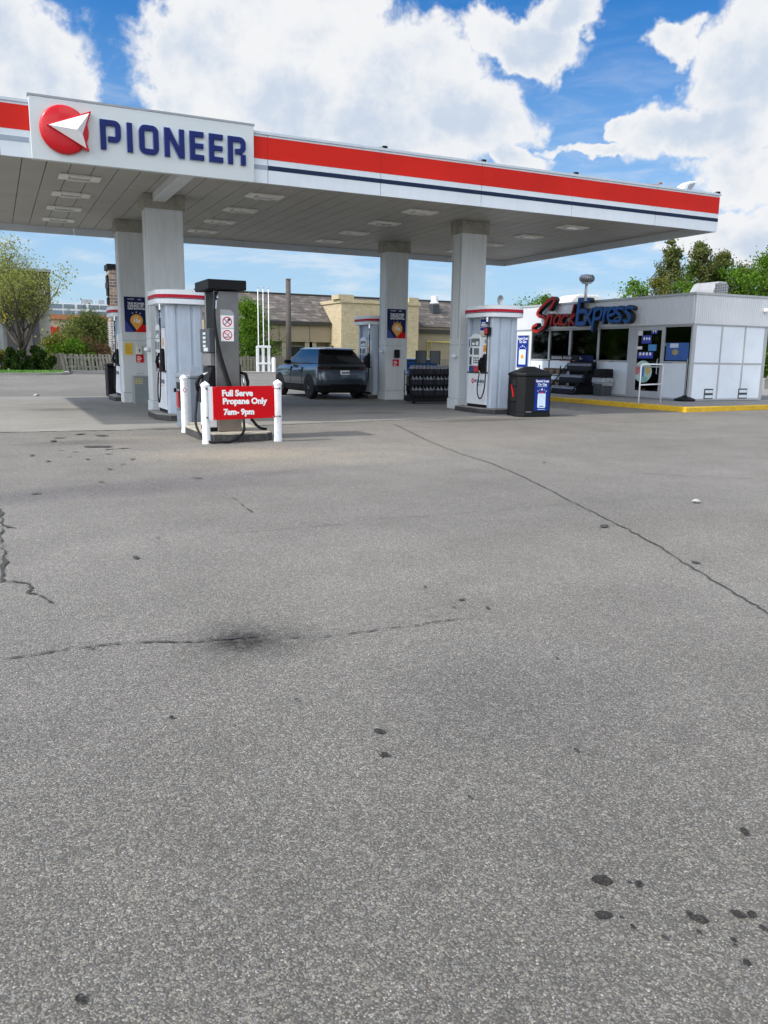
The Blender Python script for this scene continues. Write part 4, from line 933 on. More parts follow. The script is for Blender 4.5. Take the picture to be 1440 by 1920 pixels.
# PART4
# ================================================================== CARS
def ring_pts(yr, yf, hw, rr_, rf, z, hood=0.0):
    pts = []
    for cx, cy, r, a0 in ((hw-rf, yf-rf, rf, 0), (-hw+rf, yf-rf, rf, 90), (-hw+rr_, yr+rr_, rr_, 180), (hw-rr_, yr+rr_, rr_, 270)):
        ry = r
        for k in range(9):
            a = radians(a0+90*k/8); pts.append((cx+r*cos(a), cy+ry*sin(a)))
    # bow the two ends outward a little
    out = []
    for x, y in pts:
        bow = 1-(x/hw)**2
        if y < yr+rr_: y -= .045*bow
        if y > yf-rf: y += .06*bow
        out.append((x, y, z-(max(0, y-3.0)/1.3)**1.3*hood))
    return out
def interp_ring(R, z):
    for a, b in zip(R, R[1:]):
        if a[0] <= z <= b[0]:
            t = (z-a[0])/(b[0]-a[0]); return [a[i]+(b[i]-a[i])*t for i in range(6)]
    return R[-1]
def make_car(name_label, R, G, roofz, paint, spoiler, wheels, rw, plate=True, tail=(.96, 1.05)):
    e = empty('parked_car', label=name_label, cat='car')
    full = lambda r, off=0: ring_pts(r[1]-off, r[2]+off, r[3]+off, r[4], r[5], r[0], r[6] if len(r) > 6 else 0)
    mb = MB(); mb.loft([full(r) for r in R]); o = mb.build('body', paint, e); smooth_angle(o, 32)
    body = o
    mb = MB(); mb.loft([full([.22, R[0][1]+.05, R[0][2]-.05, R[0][3]-.05, R[0][4], R[0][5]]), full([.27]+list(interp_ring(R, .34))[1:], .008), full([.47]+list(interp_ring(R, .47))[1:], .008)], caps=False); smooth_angle(mb.build('lower_trim', M_BLACK, e), 32)
    mb = MB(); mb.loft([full(g) for g in G]); o = mb.build('windows', M_CARGLASS, e); smooth_angle(o, 32)
    mb = MB(); g0_ = G[0]; mb.loft([full([g0_[0]-.005]+list(interp_ring(G, g0_[0]))[1:], .012), full([g0_[0]+.030]+list(interp_ring(G, g0_[0]+.030))[1:], .012), full([g0_[0]+.030]+list(interp_ring(G, g0_[0]+.030))[1:], -.01)], caps=False); smooth_angle(mb.build('window_trim', M_BLACK, e), 32)
    g = G[-1]; mb = MB(); mb.loft([full([roofz-.075, g[1]-spoiler, g[2]+.06, g[3]+.012, .14, .25]), full([roofz-.045, g[1]-spoiler, g[2]+.03, g[3]+.0, .14, .25]), full([roofz-.015, g[1]-spoiler+.10, g[2]-.05, g[3]-.10, .14, .25]), full([roofz, g[1]+.15, g[2]-.3, g[3]-.30, .14, .2])]); o = mb.build('roof', paint, e); smooth_angle(o, 40)
    def strip(z0, z1, off, xa, xb, nm, m, n=10):
        mb = MB(); rows = []
        for z in (z0, z1):
            r = interp_ring(R, z); pts = full([z]+list(r)[1:], off); pts = sorted([p for p in pts if p[1] < r[1]+r[4]+.06], key=lambda p: p[0])
            row = []
            for k in range(n+1):
                x = xa+(xb-xa)*k/n
                for p, q in zip(pts, pts[1:]):
                    if p[0] <= x <= q[0] and q[0] > p[0]: t = (x-p[0])/(q[0]-p[0]); row.append((x, p[1]+(q[1]-p[1])*t, z)); break
            rows.append(row)
        nn = min(len(rows[0]), len(rows[1])); vs = rows[0][:nn]+rows[1][:nn]
        vs += [(x, y+.02, z) for x, y, z in vs]
        fs = [(i, i+1, nn+i+1, nn+i) for i in range(nn-1)]+[(nn+i, nn+i+1, 3*nn+i+1, 3*nn+i) for i in range(nn-1)]
        mb.add(vs, fs); return mb.build(nm, m, e)
    hw = R[3][3]
    strip(tail[0], tail[1], .006, -hw*.97, hw*.97, 'tail_strip', M_BLACK, 24)
    for s in (-1, 1):
        a_, b_ = sorted((s*hw*.56, s*hw*.955)); strip(tail[0]+.012, tail[1]-.012, .012, a_, b_, 'tail_light', M_TAIL)
    strip(.60, .615, .004, -hw*.9, hw*.9, 'seam', M_BLACK, 20)
    if plate:
        pl = strip(.80, .935, .012, -.17, .17, 'number_plate', M_TXTW, 4)
        mb = MB(); y_ = interp_ring(R, .8)[1]-.045-.022
        for k, x in enumerate((-.13, -.085, -.04, .02, .065, .11)): mb.box(x, y_, .835, x+.028, y_+.006, .90-.01*(k % 2))
        mb.build('plate_marks', M_TXTN, pl)
    strip(.26, .50, .014, -.55, .55, 'diffuser', M_BLACK, 12)
    for s in (-1, 1):
        strip(.30, .36, .02, *(sorted((s*.42, s*.58))), 'exhaust', M_DGREY, 3)
        for wy in wheels:
            x0_, x1_ = s*(hw-.24), s*(hw+.006)
            mb = MB(); pts = [(wy+(rw+.07)*cos(radians(a_)), rw+(rw+.07)*sin(radians(a_))) for a_ in range(-18, 199, 9)]
            mb.extr(pts, 'x', s*(hw-.20), s*(hw+.004)); ar = mb.build('wheel_arch', M_BLACK, e); fix_normals(ar)
            wv_ = MB(); prof = [(rw*.62, -.11), (rw*.93, -.115), (rw, -.08), (rw, .08), (rw*.93, .112), (rw*.66, .118), (rw*.62, .09)]
            seg = 28; rings = [[(s*h, wy+r*cos(2*pi*k/seg), rw+r*sin(2*pi*k/seg)) for k in range(seg)] for r, h in prof]
            wv_.loft(rings); wv_.v = [(x+s*(hw-.105), y, z) for x, y, z in wv_.v]
            wh = wv_.build('wheel', M_RUBBER, e); fix_normals(wh); smooth_angle(wh, 40)
            rm = MB(); xo = s*(hw+.008)
            for k in range(5):
                for dd in (-.12, .12):
                    a_ = 2*pi*k/5+.3; c1 = (wy+.05*cos(a_+dd*2), rw+.05*sin(a_+dd*2)); c2 = (wy+rw*.66*cos(a_+dd*1.8), rw+rw*.66*sin(a_+dd*1.8)); n_ = Vector((c2[0]-c1[0], c2[1]-c1[1])).normalized(); px_, py_ = -n_.y*.016, n_.x*.016
                    rm.extr([(c1[0]+px_, c1[1]+py_), (c1[0]-px_, c1[1]-py_), (c2[0]-px_, c2[1]-py_), (c2[0]+px_, c2[1]+py_)], 'x', xo-s*.03-s*.001*k, xo-s*.004-s*.001*k)
            rm.extr([(wy+.055*cos(2*pi*k/14), rw+.055*sin(2*pi*k/14)) for k in range(14)], 'x', xo-s*.03, xo-s*.001)
            ro = [[(xo-s*q_, wy+rw*f_*cos(2*pi*k/24), rw+rw*f_*sin(2*pi*k/24)) for k in range(24)] for f_, q_ in ((.64, .006), (.70, .004), (.70, .02))]
            rm.loft(ro, caps=False)
            r_ = rm.build('rim', M_RIM, wh); fix_normals(r_)
        # mirrors, handles, door seams
        mb = MB(); mb.loft([[(s*(.88+.02+dx), 2.62+yy, zz) for dx, yy, zz in ((0, -a_*.5, 1.11), (.0, -a_*.5, 1.11+a_), (0, a_*.4, 1.11+a_), (0, a_*.4, 1.11))] if False else [(s*(.9+dx_), 2.60+sy_*sc_, 1.17+sz_*sc_) for sy_, sz_ in ((-.09, -.07), (-.09, .07), (.07, .06), (.07, -.06))] for dx_, sc_ in ((-.02, .5), (.06, 1), (.20, .95), (.24, .5))]); m_ = mb.build('mirror', M_BLACK, e, bevel=.01); fix_normals(m_)
        mb = MB()
        for yy in (1.45, 2.45): mb.box(s*(hw-.05), yy-.004, .50, s*(hw+.003), yy+.004, 1.02)
        mb.box(s*(hw-.05), .9+.45, .53, s*(hw+.003), 2.95, .538); mb.build('door_seam', M_BLACK, e)
        mb = MB()
        for yy in (1.55, 2.52): mb.box(s*(hw-.03), yy, .90, s*(hw+.012), yy+.17, .925)
        mb.build('door_handle', M_BLACK, e, bevel=.004)
        # pillars between the side windows
        mb = MB()
        for yy, y2 in ((1.50, 1.40), (.98, 1.18)):
            g0, g1 = G[0], G[-1]; x0_ = g0[3]+.004; x1_ = g1[3]+.004
            mb.add([(s*x0_, yy-.035, g0[0]), (s*x0_, yy+.035, g0[0]), (s*x1_, y2+.03, g1[0]), (s*x1_, y2-.03, g1[0])], [(0, 1, 2, 3) if s > 0 else (3, 2, 1, 0)])
        mb.build('pillar', M_BLACK, e)
    if spoiler > .1: MB().extr([(.95, roofz-.012), (1.1, roofz-.005), (1.0, roofz+.055), (.95, roofz+.055)], 'x', -.012, .012).build('roof_fin', M_BLACK, e)
    return e
def cpaint(name, col):
    m = mat(name, col, 0.30, metal=0.55, var=0.03, spec=.5, coat=1.0); return m
M_CARGLASS = mat('car_glass', (0.008, 0.009, 0.011), 0.04, var=.02, spec=.8)
M_TAIL = mat('tail_lamp', (0.045, 0.012, 0.014), 0.15, coat=.6); M_RIM = mat('dark_rim', (0.16, .16, .17), .3, metal=.7)
SUV_R = [(.27, .14, 4.18, .82, .22, .4), (.36, .05, 4.30, .93, .26, .5), (.52, .0, 4.37, .955, .27, .55), (.74, .02, 4.36, .96, .26, .55), (.93, .06, 4.33, .945, .25, .5, .10), (1.06, .11, 4.20, .915, .24, .5, .18), (1.13, .19, 4.0, .875, .22, .4, .22)]
SUV_G = [(1.12, .22, 3.30, .865, .2, .4), (1.30, .36, 2.95, .80, .18, .35), (1.48, .55, 2.60, .72, .16, .3), (1.58, .66, 2.42, .66, .16, .3)]
SUV_R = [list(r)+[0]*(7-len(r)) for r in SUV_R]; SUV_G = [list(r)+[0]*(7-len(r)) for r in SUV_G]
suv = make_car('blue grey compact SUV parked under the canopy, seen from behind', SUV_R, SUV_G, 1.655, cpaint('car_paint_blue_grey', (0.055, 0.070, 0.092)), .17, (.86, 3.52), .37)
suv.location = (10.56, 25.20, 0); suv.rotation_euler.z = radians(3.2); suv.scale = (1.0, 1.0, 1.045)
SED_R = [(.25, .14, 4.5, .80, .22, .4), (.34, .05, 4.6, .89, .26, .5), (.50, .0, 4.65, .91, .27, .55), (.70, .02, 4.62, .915, .26, .55), (.88, .05, 4.55, .90, .25, .5, .10), (.99, .12, 4.4, .85, .24, .5, .2)]
SED_G = [(.98, .62, 3.5, .80, .2, .4), (1.15, .92, 3.0, .73, .18, .35), (1.34, 1.30, 2.6, .62, .16, .3)]
SED_R = [list(r)+[0]*(7-len(r)) for r in SED_R]; SED_G = [list(r)+[0]*(7-len(r)) for r in SED_G]
sed = make_car('black sedan standing behind the bottle rack, mostly hidden', SED_R, SED_G, 1.40, cpaint('car_paint_black', (0.012, 0.012, 0.014)), .02, (.9, 3.7), .33, tail=(.80, .93))
sed.location = (14.25, 25.7, 0)

# ================================================================== RACKS OF WASHER FLUID
M_JUG = mat('jug_dark_fluid', (0.016, 0.015, 0.026), 0.35, var=.25, vs=9, spec=.3)
M_JUGT = mat('jug_clear_neck', (0.20, 0.215, 0.25), 0.4)
jm = MB()
jm.loft([[(x, y, z) for x, y in rrect(-.055*s_, .055*s_, -.07*s_, .07*s_, .02*s_, 2)] for z, s_ in ((0, .95), (.01, 1), (.15, 1), (.17, .98))], 0)
jm.loft([[(x, y, z) for x, y in rrect(-.055*s_, .055*s_, -.07*s_, .07*s_, .02*s_, 2)] for z, s_ in ((.171, .97), (.20, .85), (.235, .42), (.25, .38))], 1)
jm.lathe([(.022, .251), (.022, .275), (.018, .28)], 0, 0, 10, 1)
jug0 = jm.build('washer_fluid_jug', [M_JUG, M_JUGT]); jfirst = True
def jug(loc, rz, lab, grp):
    global jfirst
    o = jug0 if jfirst else jug0.copy()
    if not jfirst: COL.objects.link(o)
    jfirst = False; o.location = loc; o.rotation_euler.z = rz; tag(o, lab, 'jug', grp)
# rack 1, on wheels, two header frames
rx, ry, ra = 12.52, 22.9, radians(-7)
e = empty('bottle_rack', (rx, ry, 0), ra, 'low black rack of washer fluid jugs with two small header frames', 'display rack')
mb = MB(); mb.box(-.76, -.34, .07, .76, .34, .22); mb.build('base', M_BLACK, e, bevel=.03); MB().box(-.735, -.14, .225, .735, -.10, .915).build('back_panel', M_BLACK, e)
for z_ in (.26, .595, .925):
    mb = MB(); mb.box(-.73, -.32, z_-.03, .73, .30, z_-.005); mb.box(-.73, -.335, z_-.03, .73, -.322, z_+.03); mb.build('shelf', M_BLACK, e)
mb = MB()
for x in (-.74, -.35, .05, .36, .72):
    mb.box(x-.012, -.35, .2, x+.012, -.337, 1.05); mb.box(x-.012, .31, .2, x+.012, .33, 1.05)
mb.build('upright', M_BLACK, e)
for x in (-.36, .12):
    mb = MB(); mb.box(x-.14, -.02, 1.22, x-.12, 0, 1.66); mb.box(x+.20, -.02, 1.05, x+.22, 0, 1.66); mb.box(x-.12, -.02, 1.64, x+.20, 0, 1.66); mb.box(x-.12, -.02, 1.24, x+.20, 0, 1.26); mb.box(x-.14, -.02, .9, x-.12, 0, 1.22)
    f_ = mb.build('header_frame', M_BLACK, e); MB().box(x-.119, -.014, 1.262, x+.199, -.006, 1.638).build('header_pane', mat('header_pane', (.05, .06, .07), .15), f_)
for x in (-.62, .62):
    o = MB().tube([(x-.03, -.25, .055), (x+.03, -.25, .055)], .055, 12).build('wheel', M_RUBBER, e)
Rz = Matrix.Rotation(ra, 3, 'Z')
for ri, (z_, nm) in enumerate(((.262, 'bottom'), (.597, 'middle'), (.927, 'top'))):
    for dd in ((-.24,) if ri < 2 else (-.24, -.06)):
        for k in range(12):
            x = -.665+k*.121
            p = Rz @ Vector((x, dd, 0)); jug((rx+p.x, ry+p.y, z_), ra, 'dark washer fluid jug on the %s shelf of the wheeled rack beside the pump column' % nm, 'washer fluid jugs on the wheeled rack')

# ================================================================== SNACK KIOSK
WX = 20.70; WY = 20.02
kiosk = empty('snack_kiosk', label='low white snack shop with ribbed fascia, dark windows and glass door', cat='shop')
M_RIB = mat('ribbed_siding', (0.66, 0.67, 0.68), 0.5, var=.04, vs=1, dirt=.12, dirtcol=(.35, .34, .32), streak=True)
M_PANEL = mat('wall_panel_white', (0.70, 0.75, 0.80), 0.45, var=.03, vs=1, dirt=.08)
M_FRAME = mat('window_frame_grey', (0.40, 0.41, 0.42), 0.45, var=.05)
FZ0, FZ1 = 2.66, 3.58; WYE = 31.5; KX1 = 23.45
# core walls slightly behind the panels
mb = MB(); mb.box(KX1-.1, WY+.06, .15, KX1, WYE, 3.40); mb.box(WX+.06, WY+.06, .15, KX1-.101, WY+.12, 3.40); mb.box(WX+.06, WYE-.1, .15, KX1-.101, WYE, 3.40); build_each(mb, 'wall', mat('kiosk_inner_wall', (0.16, .16, .155), .9), kiosk)
MB().box(WX+.06, WY+.121, 2.72, KX1-.101, WYE-.101, 2.78).build('ceiling', mat('kiosk_ceiling', (.22, .22, .21), .9), kiosk)
MB().box(WX+.06, WY+.121, .148, KX1-.101, WYE-.101, .16).build('inner_floor', mat('kiosk_floor', (.08, .075, .07), .6), kiosk)
rk = random.Random(12); gm = [mat('goods_%s' % n_, c_, .5) for n_, c_ in (('red', (.35, .03, .02)), ('yellow', (.5, .35, .04)), ('blue', (.03, .08, .30)), ('white', (.5, .5, .48)), ('green', (.05, .20, .06)), ('orange', (.45, .16, .02)), ('dark', (.03, .03, .035)))]
for z_ in (.9, 1.30, 1.70, 2.10): MB().box(KX1-.55, 20.6, z_-.03, KX1-.102, 31.0, z_).build('shelf', mat('shelf_grey', (.2, .2, .2), .6), kiosk)
for z_ in (.9, 1.30, 1.70, 2.10):
    y_ = 20.7; g_ = MB()
    while y_ < 30.8:
        w_ = rk.uniform(.12, .45); g_.box(KX1-.50, y_, z_+.001, KX1-.2, y_+w_-.02, z_+rk.uniform(.14, .33), rk.randrange(7)); y_ += w_
    g_.build('shelf_goods', gm, kiosk)
MB().box(WX+.35, 24.0, .161, WX+.85, 27.5, 1.12).build('counter', gm[6], kiosk)
for yy_ in (22.0, 25.3, 28.6): MB().box(WX+1.0, yy_, 2.69, WX+1.5, yy_+1.2, 2.715).build('interior_fill_light', mat('fill_light_glow', (.9, .92, .9), .5, emit=9.0), kiosk)  # unseen glowing panels, added to brighten the shop interior
def ribs_x(mbx, x, ya, yb, z0, z1, pitch=.10, d=.03):
    y = ya
    while y < yb-.001:
        y2 = min(y+pitch-.012, yb); mbx.box(x-d, y, z0, x, y2, z1); y += pitch
def ribs_y(mbx, y, xa, xb, z0, z1, pitch=.10, d=.03):
    x = xa
    while x < xb-.001:
        x2 = min(x+pitch-.012, xb); mbx.box(x, y-d, z0, x2, y, z1); x += pitch
mb = MB(); ribs_x(mb, WX-.04, WY, WYE, FZ0, FZ1); ribs_y(mb, WY-.04, WX-.04, KX1+.9, FZ0, FZ1)
mb.box(WX-.039, WY-.03, FZ0+.01, WX+.05, WYE, FZ1-.01); mb.box(WX+.051, WY-.039, FZ0+.01, KX1+.9, WY+.05, FZ1-.01)
mb.build('fascia', M_RIB, kiosk)
mb = MB(); mb.box(WX-.10, WY-.10, FZ1+.002, WX+.05, WYE, FZ1+.07); mb.box(WX+.052, WY-.10, FZ1+.002, KX1+.95, WY+.05, FZ1+.07)
mb.box(WX-.06, WY-.06, FZ0-.035, WX+.0, WYE, FZ0-.002); mb.box(WX+.002, WY-.06, FZ0-.035, KX1+.9, WY+0, FZ0-.002); mb.build('fascia_trim', M_FRAME, kiosk)
MB().box(WX+.052, WY+.052, 3.46, KX1+.9, WYE, FZ1).build('roof', M_MGREY, kiosk)
ky = lambda px, py=650: on_x(px, py, WX).y
SILL = on_x(1031, 675.5, WX).z
Y_ = {k: ky(*k) for k in ((967, 690), (996, 660), (1031, 640), (1069.5, 640), (1123, 640), (1181, 640), (1190, 680), (1242, 680), (1295, 680))}
yv = list(Y_.values()); ya967, y996, y1031, y1069, y1123, y1181, yd0, yd1, yc = yv
H0 = .16
def glaze(ya, yb, z0, z1, nm='window'):
    f = MB(); w_ = .045
    f.box(WX-.035, ya, z0, WX+.05, ya+w_, z1); f.box(WX-.035, yb-w_, z0, WX+.05, yb, z1); f.box(WX-.033, ya+w_, z0, WX+.05, yb-w_, z0+w_); f.box(WX-.033, ya+w_, z1-w_, WX+.05, yb-w_, z1)
    fr_ = f.build(nm, M_FRAME, kiosk); MB().box(WX+.0, ya+w_+.001, z0+w_+.001, WX+.02, yb-w_-.001, z1-w_-.001).build('pane', M_SHOPGL, fr_); return fr_
ZW1 = FZ0-.04
for a_, b_ in ((y1031, y996), (y1069, y1031), (y1123, y1069), (y1181, y1123)): glaze(a_+.003, b_-.003, SILL, ZW1)
MB().box(WX-.02, yc+.01, ZW1+.001, WX+.05, WYE, FZ0+.02).build('head_rail', M_FRAME, kiosk)
win_r = glaze(yc+.003, yd1-.003, SILL+.0, ZW1)
# white panels below the sills and at the far left
mb = MB()
for a_, b_ in ((y1031, y996), (y1069, y1031), (y1123, y1069), (y1181, y1123), (yc, yd1)): mb.box(WX-.02, a_+.01, H0+.06, WX+.05, b_-.01, SILL-.02)
mb.box(WX-.02, y996+.02, H0+.06, WX+.05, ya967-.02, ZW1); mb.box(WX-.02, ya967+.02, H0+.06, WX+.05, WYE, ZW1)
build_each(mb, 'wall_panel', M_PANEL, kiosk)
mb = MB(); mb.box(WX-.03, yc, H0, WX+.05, WYE, H0+.055); mb.box(WX-.05, WY-.05, H0, WX+.10, yc-.002, FZ0-.036); mb.box(WX-.03, yd0-.0, H0+.056, WX+.05, y1181, ZW1)
mb.build('frame_post', M_FRAME, kiosk)
# door
dr = MB(); w_ = .09; za, zb2 = H0+.02, ZW1
dr.box(WX-.04, yd1+.01, za, WX+.04, yd1+w_, zb2); dr.box(WX-.04, yd0-w_, za, WX+.04, yd0-.01, zb2); dr.box(WX-.038, yd1+w_, za, WX+.04, yd0-w_, za+.22); dr.box(WX-.038, yd1+w_, zb2-.14, WX+.04, yd0-w_, zb2); dr.box(WX-.038, yd1+w_, 1.22, WX+.04, yd0-w_, 1.26)
door = dr.build('door', M_FRAME, kiosk, bevel=.004)
MB().box(WX+.0, yd1+w_+.001, za+.221, WX+.02, yd0-w_-.001, zb2-.141).build('pane', M_SHOPGL, door)
MB().tube([(WX-.04, yd1+.16, 1.0), (WX-.09, yd1+.16, 1.0), (WX-.09, yd1+.16, 1.5), (WX-.04, yd1+.16, 1.5)], .014, 6).build('handle', M_ALU, door)
# stickers on the door and panes
def stick(px0, py0, px1, py1, m, parent, nm='sticker', off=.004, shape='box'):
    a_, b_ = on_x(px0, py0, WX-.006), on_x(px1, py1, WX-.006)
    if shape == 'box': return MB().box(WX-.006-off, a_.y, a_.z, WX-.006, b_.y, b_.z).build(nm, m, parent)
    cy, cz, ry_, rz_ = (a_.y+b_.y)/2, (a_.z+b_.z)/2, abs(a_.y-b_.y)/2, abs(a_.z-b_.z)/2
    o = MB().extr([(cy+ry_*cos(2*pi*k/28), cz+rz_*sin(2*pi*k/28)) for k in range(28)], 'x', WX-.006-off, WX-.006).build(nm, m, parent); return o
M_TEAL = mat('decal_teal', (.25, .52, .50), .5); M_STBL = mat('sticker_royal', (.02, .04, .38), .4)
stick(1196.5, 619.5, 1205, 629, M_TXTW, door); s1 = stick(1204, 629, 1221, 644, M_STBL, door); stick(1222, 617, 1232.5, 626, M_STBL, door); s2 = stick(1197, 660, 1224, 672, M_STBL, door)
stick(1194, 649.5, 1204, 655, M_TXTW, door); stick(1216, 646, 1230.5, 658, mat('decal_sky', (.06, .25, .5), .5), door)
mb = MB()
for k in range(4):
    for (bx_, by_, dx_) in ((1200.5, 663.5, 6.2),) if k < 4 else (): 
        p = on_x(bx_+k*dx_, by_, WX-.0105); mb.extr([(p.y+.055*cos(2*pi*j/12), p.z+.06*sin(2*pi*j/12)) for j in range(12)], 'x', WX-.0135, WX-.0105)
    if k < 3:
        p = on_x(1208+k*4.8, 635, WX-.0105); mb.extr([(p.y+.045*cos(2*pi*j/12), p.z+.055*sin(2*pi*j/12)) for j in range(12)], 'x', WX-.0135, WX-.0105)
    if k < 2:
        p = on_x(1225+k*4.8, 621, WX-.0105); mb.extr([(p.y+.035*cos(2*pi*j/12), p.z+.045*sin(2*pi*j/12)) for j in range(12)], 'x', WX-.0135, WX-.0105)
build_each(mb, 'sticker_badge', M_TXTW, door)
ov = stick(1190, 676, 1220.5, 718, mat('decal_mint', (.50, .66, .58), .5), door, 'round_decal', .005, 'oval')
stick(1190.5, 684, 1199, 703, mat('decal_pink', (.62, .16, .14), .5), ov, 'decal_patch', .009, 'oval'); stick(1210, 686, 1219, 702, mat('decal_gold', (.62, .48, .15), .5), ov, 'decal_patch', .009, 'oval'); stick(1200, 686, 1207, 716, mat('decal_blue', (.10, .22, .48), .5), ov, 'decal_patch', .008, 'box')
stick(1203, 706, 1213, 716, M_TEAL, ov, 'decal_patch', .010, 'box')
# blue promotional picture inside the right-hand window
pr_ = stick(1250, 643, 1290, 676, mat('window_promo_blue', (.03, .10, .34), .4), win_r, 'promo_picture', .006)
o = stick(1257, 644, 1272, 652, mat('promo_white', (.55, .62, .7), .5), pr_, 'promo_lettering', .010); o = stick(1261, 655, 1271, 666, mat('promo_gold', (.40, .30, .12), .4), pr_, 'promo_badge', .010, 'oval')
stick(1241.5, 643, 1250, 649, mat('decal_grey', (.22, .23, .24), .5), win_r)
# open sign glimpsed in the third window
# right wall of white panels
kx = lambda px, py=640: on_y(px, py, WY).x
xs = [WX+.10, kx(1350.5, 650), kx(1394, 650), kx(1431, 650)]
zr = on_y(1370, 682, WY).z
mb = MB()
for a_, b_ in zip(xs, xs[1:]):
    mb.box(a_+.03, WY-.02, H0+.06, b_-.03, WY+.05, zr-.03); mb.box(a_+.03, WY-.02, zr+.03, b_-.03, WY+.05, FZ0-.04)
build_each(mb, 'wall_panel', mat('wall_panel_lit', (0.74, 0.79, 0.84), 0.45, var=.03, vs=1, dirt=.08), kiosk)  # same white panel, its colour paler for the stronger light on this wall
mb = MB(); 
for a_ in xs[1:]: mb.box(a_-.029, WY-.035, H0+.056, a_+.029, WY+.05, FZ0-.036)
mb.box(xs[0], WY-.03, zr-.029, xs[-1]-.03, WY+.05, zr+.029); mb.box(xs[0], WY-.03, H0, xs[-1]+.1, WY+.05, H0+.055); mb.box(xs[-1]+.03, WY-.034, H0+.056, xs[-1]+.12, WY+.05, FZ0-.036)
mb.build('frame_bars', M_FRAME, kiosk)
for i, (p0, p1) in enumerate((((1321, 729), (1335, 748)), ((1385, 728.5), (1399, 747)))):
    a_, b_ = on_y(*p0, WY-.03), on_y(*p1, WY-.03)
    mb = MB(); mb.box(a_.x, WY-.045, b_.z, b_.x, WY-.0205, a_.z); v_ = mb.build('wall_vent', M_DGREY, kiosk)
    mb = MB(); H_ = a_.z-b_.z
    for k in (0, 1):
        z_ = b_.z+.03+k*H_*.5; mb.box(a_.x+.025, WY-.055, z_, b_.x-.02, WY-.0455, z_+H_*.28)
    mb.build('vent_cover', M_PANEL, v_)
p = on_y(1437, 583, WY-.15); mb = MB(); mb.lathe([(.03, -.06), (.075, -.03), (.085, .02), (.06, .07), (.01, .09)], p.x, p.y, 14, z=p.z)
o = mb.build('wall_lamp_globe', M_TXTW, kiosk, smooth=True)
MB().box(p.x-.03, WY-.13, p.z-.02, p.x+.03, WY-.071, p.z+.02).build('lamp_arm', M_TXTW, kiosk)
seat(kiosk, (22.2, 25.5, .15))
# PART5
# channel letters above the windows
SX = WX-.34
e = empty('shop_sign', label='channel letter sign reading Snack in red script and Express in blue', cat='sign')
def cp(u, v): p = on_x(960+u/5.1429, 500+v/5.1429, SX); return (p.y, p.z)
SN = {'S': [(368,412),(412,330),(408,312),(385,308),(335,345),(275,405),(248,450),(262,475),(305,490),(325,520),(312,575),(270,615),(225,625),(202,605),(208,578),(240,560)],
      'n1': [(326,564),(352,466)], 'n2': [(338,522),(362,478),(380,466),(390,480),(384,515),(374,562)],
      'a1': [(472,480),(445,468),(418,498),(408,540),(424,560),(448,540),(468,498)], 'a2': [(474,470),(455,530),(462,560),(478,550)],
      'c': [(545,480),(520,466),(487,500),(478,540),(498,560),(532,545)],
      'k1': [(604,372),(556,560)], 'k2': [(610,462),(570,512),(602,560)]}
EX = {'E1': [(745,322),(655,322),(626,552),(702,548)], 'E2': [(640,432),(706,428)],
      'x1': [(708,418),(765,552)], 'x2': [(775,412),(700,552)],
      'p1': [(806,402),(775,612)], 'p2': [(808,430),(845,402),(868,425),(862,470),(838,500),(796,502)],
      'r1': [(902,404),(882,536)], 'r2': [(898,450),(918,412),(945,404)],
      'e': [(940,470),(988,456),(996,420),(975,400),(945,420),(930,470),(940,515),(965,532),(996,515)],
      's': [(1070,408),(1045,394),(1020,405),(1018,440),(1048,468),(1052,505),(1030,532),(998,522)],
      's2': [(1162,402),(1135,388),(1108,400),(1106,435),(1138,463),(1142,500),(1118,530),(1085,518)]}
def sign_letters(D, wd, m, nm, smooth_):
    face = MB(); side = MB(); rimm = MB()
    for i, (k, p) in enumerate(D.items()):
        q_ = [Vector(cp(*a_)) for a_ in p]
        if len(q_) > 4: q_ = spline(q_, 4)
        wk = wd*(1.3 if k in ('S', 'E1', 'E2') else .88)
        pl = lambda u, v, d: (SX-d, u, v)
        # rounded ends on each stroke
        stroke(face, q_, wk, pl, .0, .035+.0012*i); stroke(side, q_, wk+.036, pl, -.18, -.003-.0012*i); stroke(rimm, q_, wk+.02, pl, -.0018, .012+.0011*i)
        for c_ in (q_[0], q_[-1]):
            for mb_, r_, d0_, d1_ in ((face, wk/2, .0005, .0345+.0012*i), (side, wk/2+.018, -.179, -.0035-.0012*i)):
                mb_.loft([[(SX-d0_, c_.x+r_*cos(2*pi*j/12), c_.y+r_*sin(2*pi*j/12)) for j in range(12)], [(SX-d1_, c_.x+r_*cos(2*pi*j/12), c_.y+r_*sin(2*pi*j/12)) for j in range(12)]])
    for mb_, nm_, mm in ((face, nm, m[0]), (side, nm+'_return', m[1]), (rimm, nm+'_trim', m[2])):
        fix_normals(mb_.build(nm_, mm, e))
sign_letters(SN, .085, (mat('script_red', (0.33, 0.020, 0.016), .5, spec=.15), mat('sign_return_black', (.012, .012, .014), .6), mat('script_red_dark', (.12, .015, .012), .5)), 'red_script', True)
sign_letters(EX, .118, (mat('letters_blue', (0.02, 0.09, 0.27), .5, spec=.15), MATS['sign_return_black'], mat('letters_blue_dark', (.008, .02, .08), .5)), 'blue_letters', False)
seat(e, (WX-.1, 26.5, 2.7))

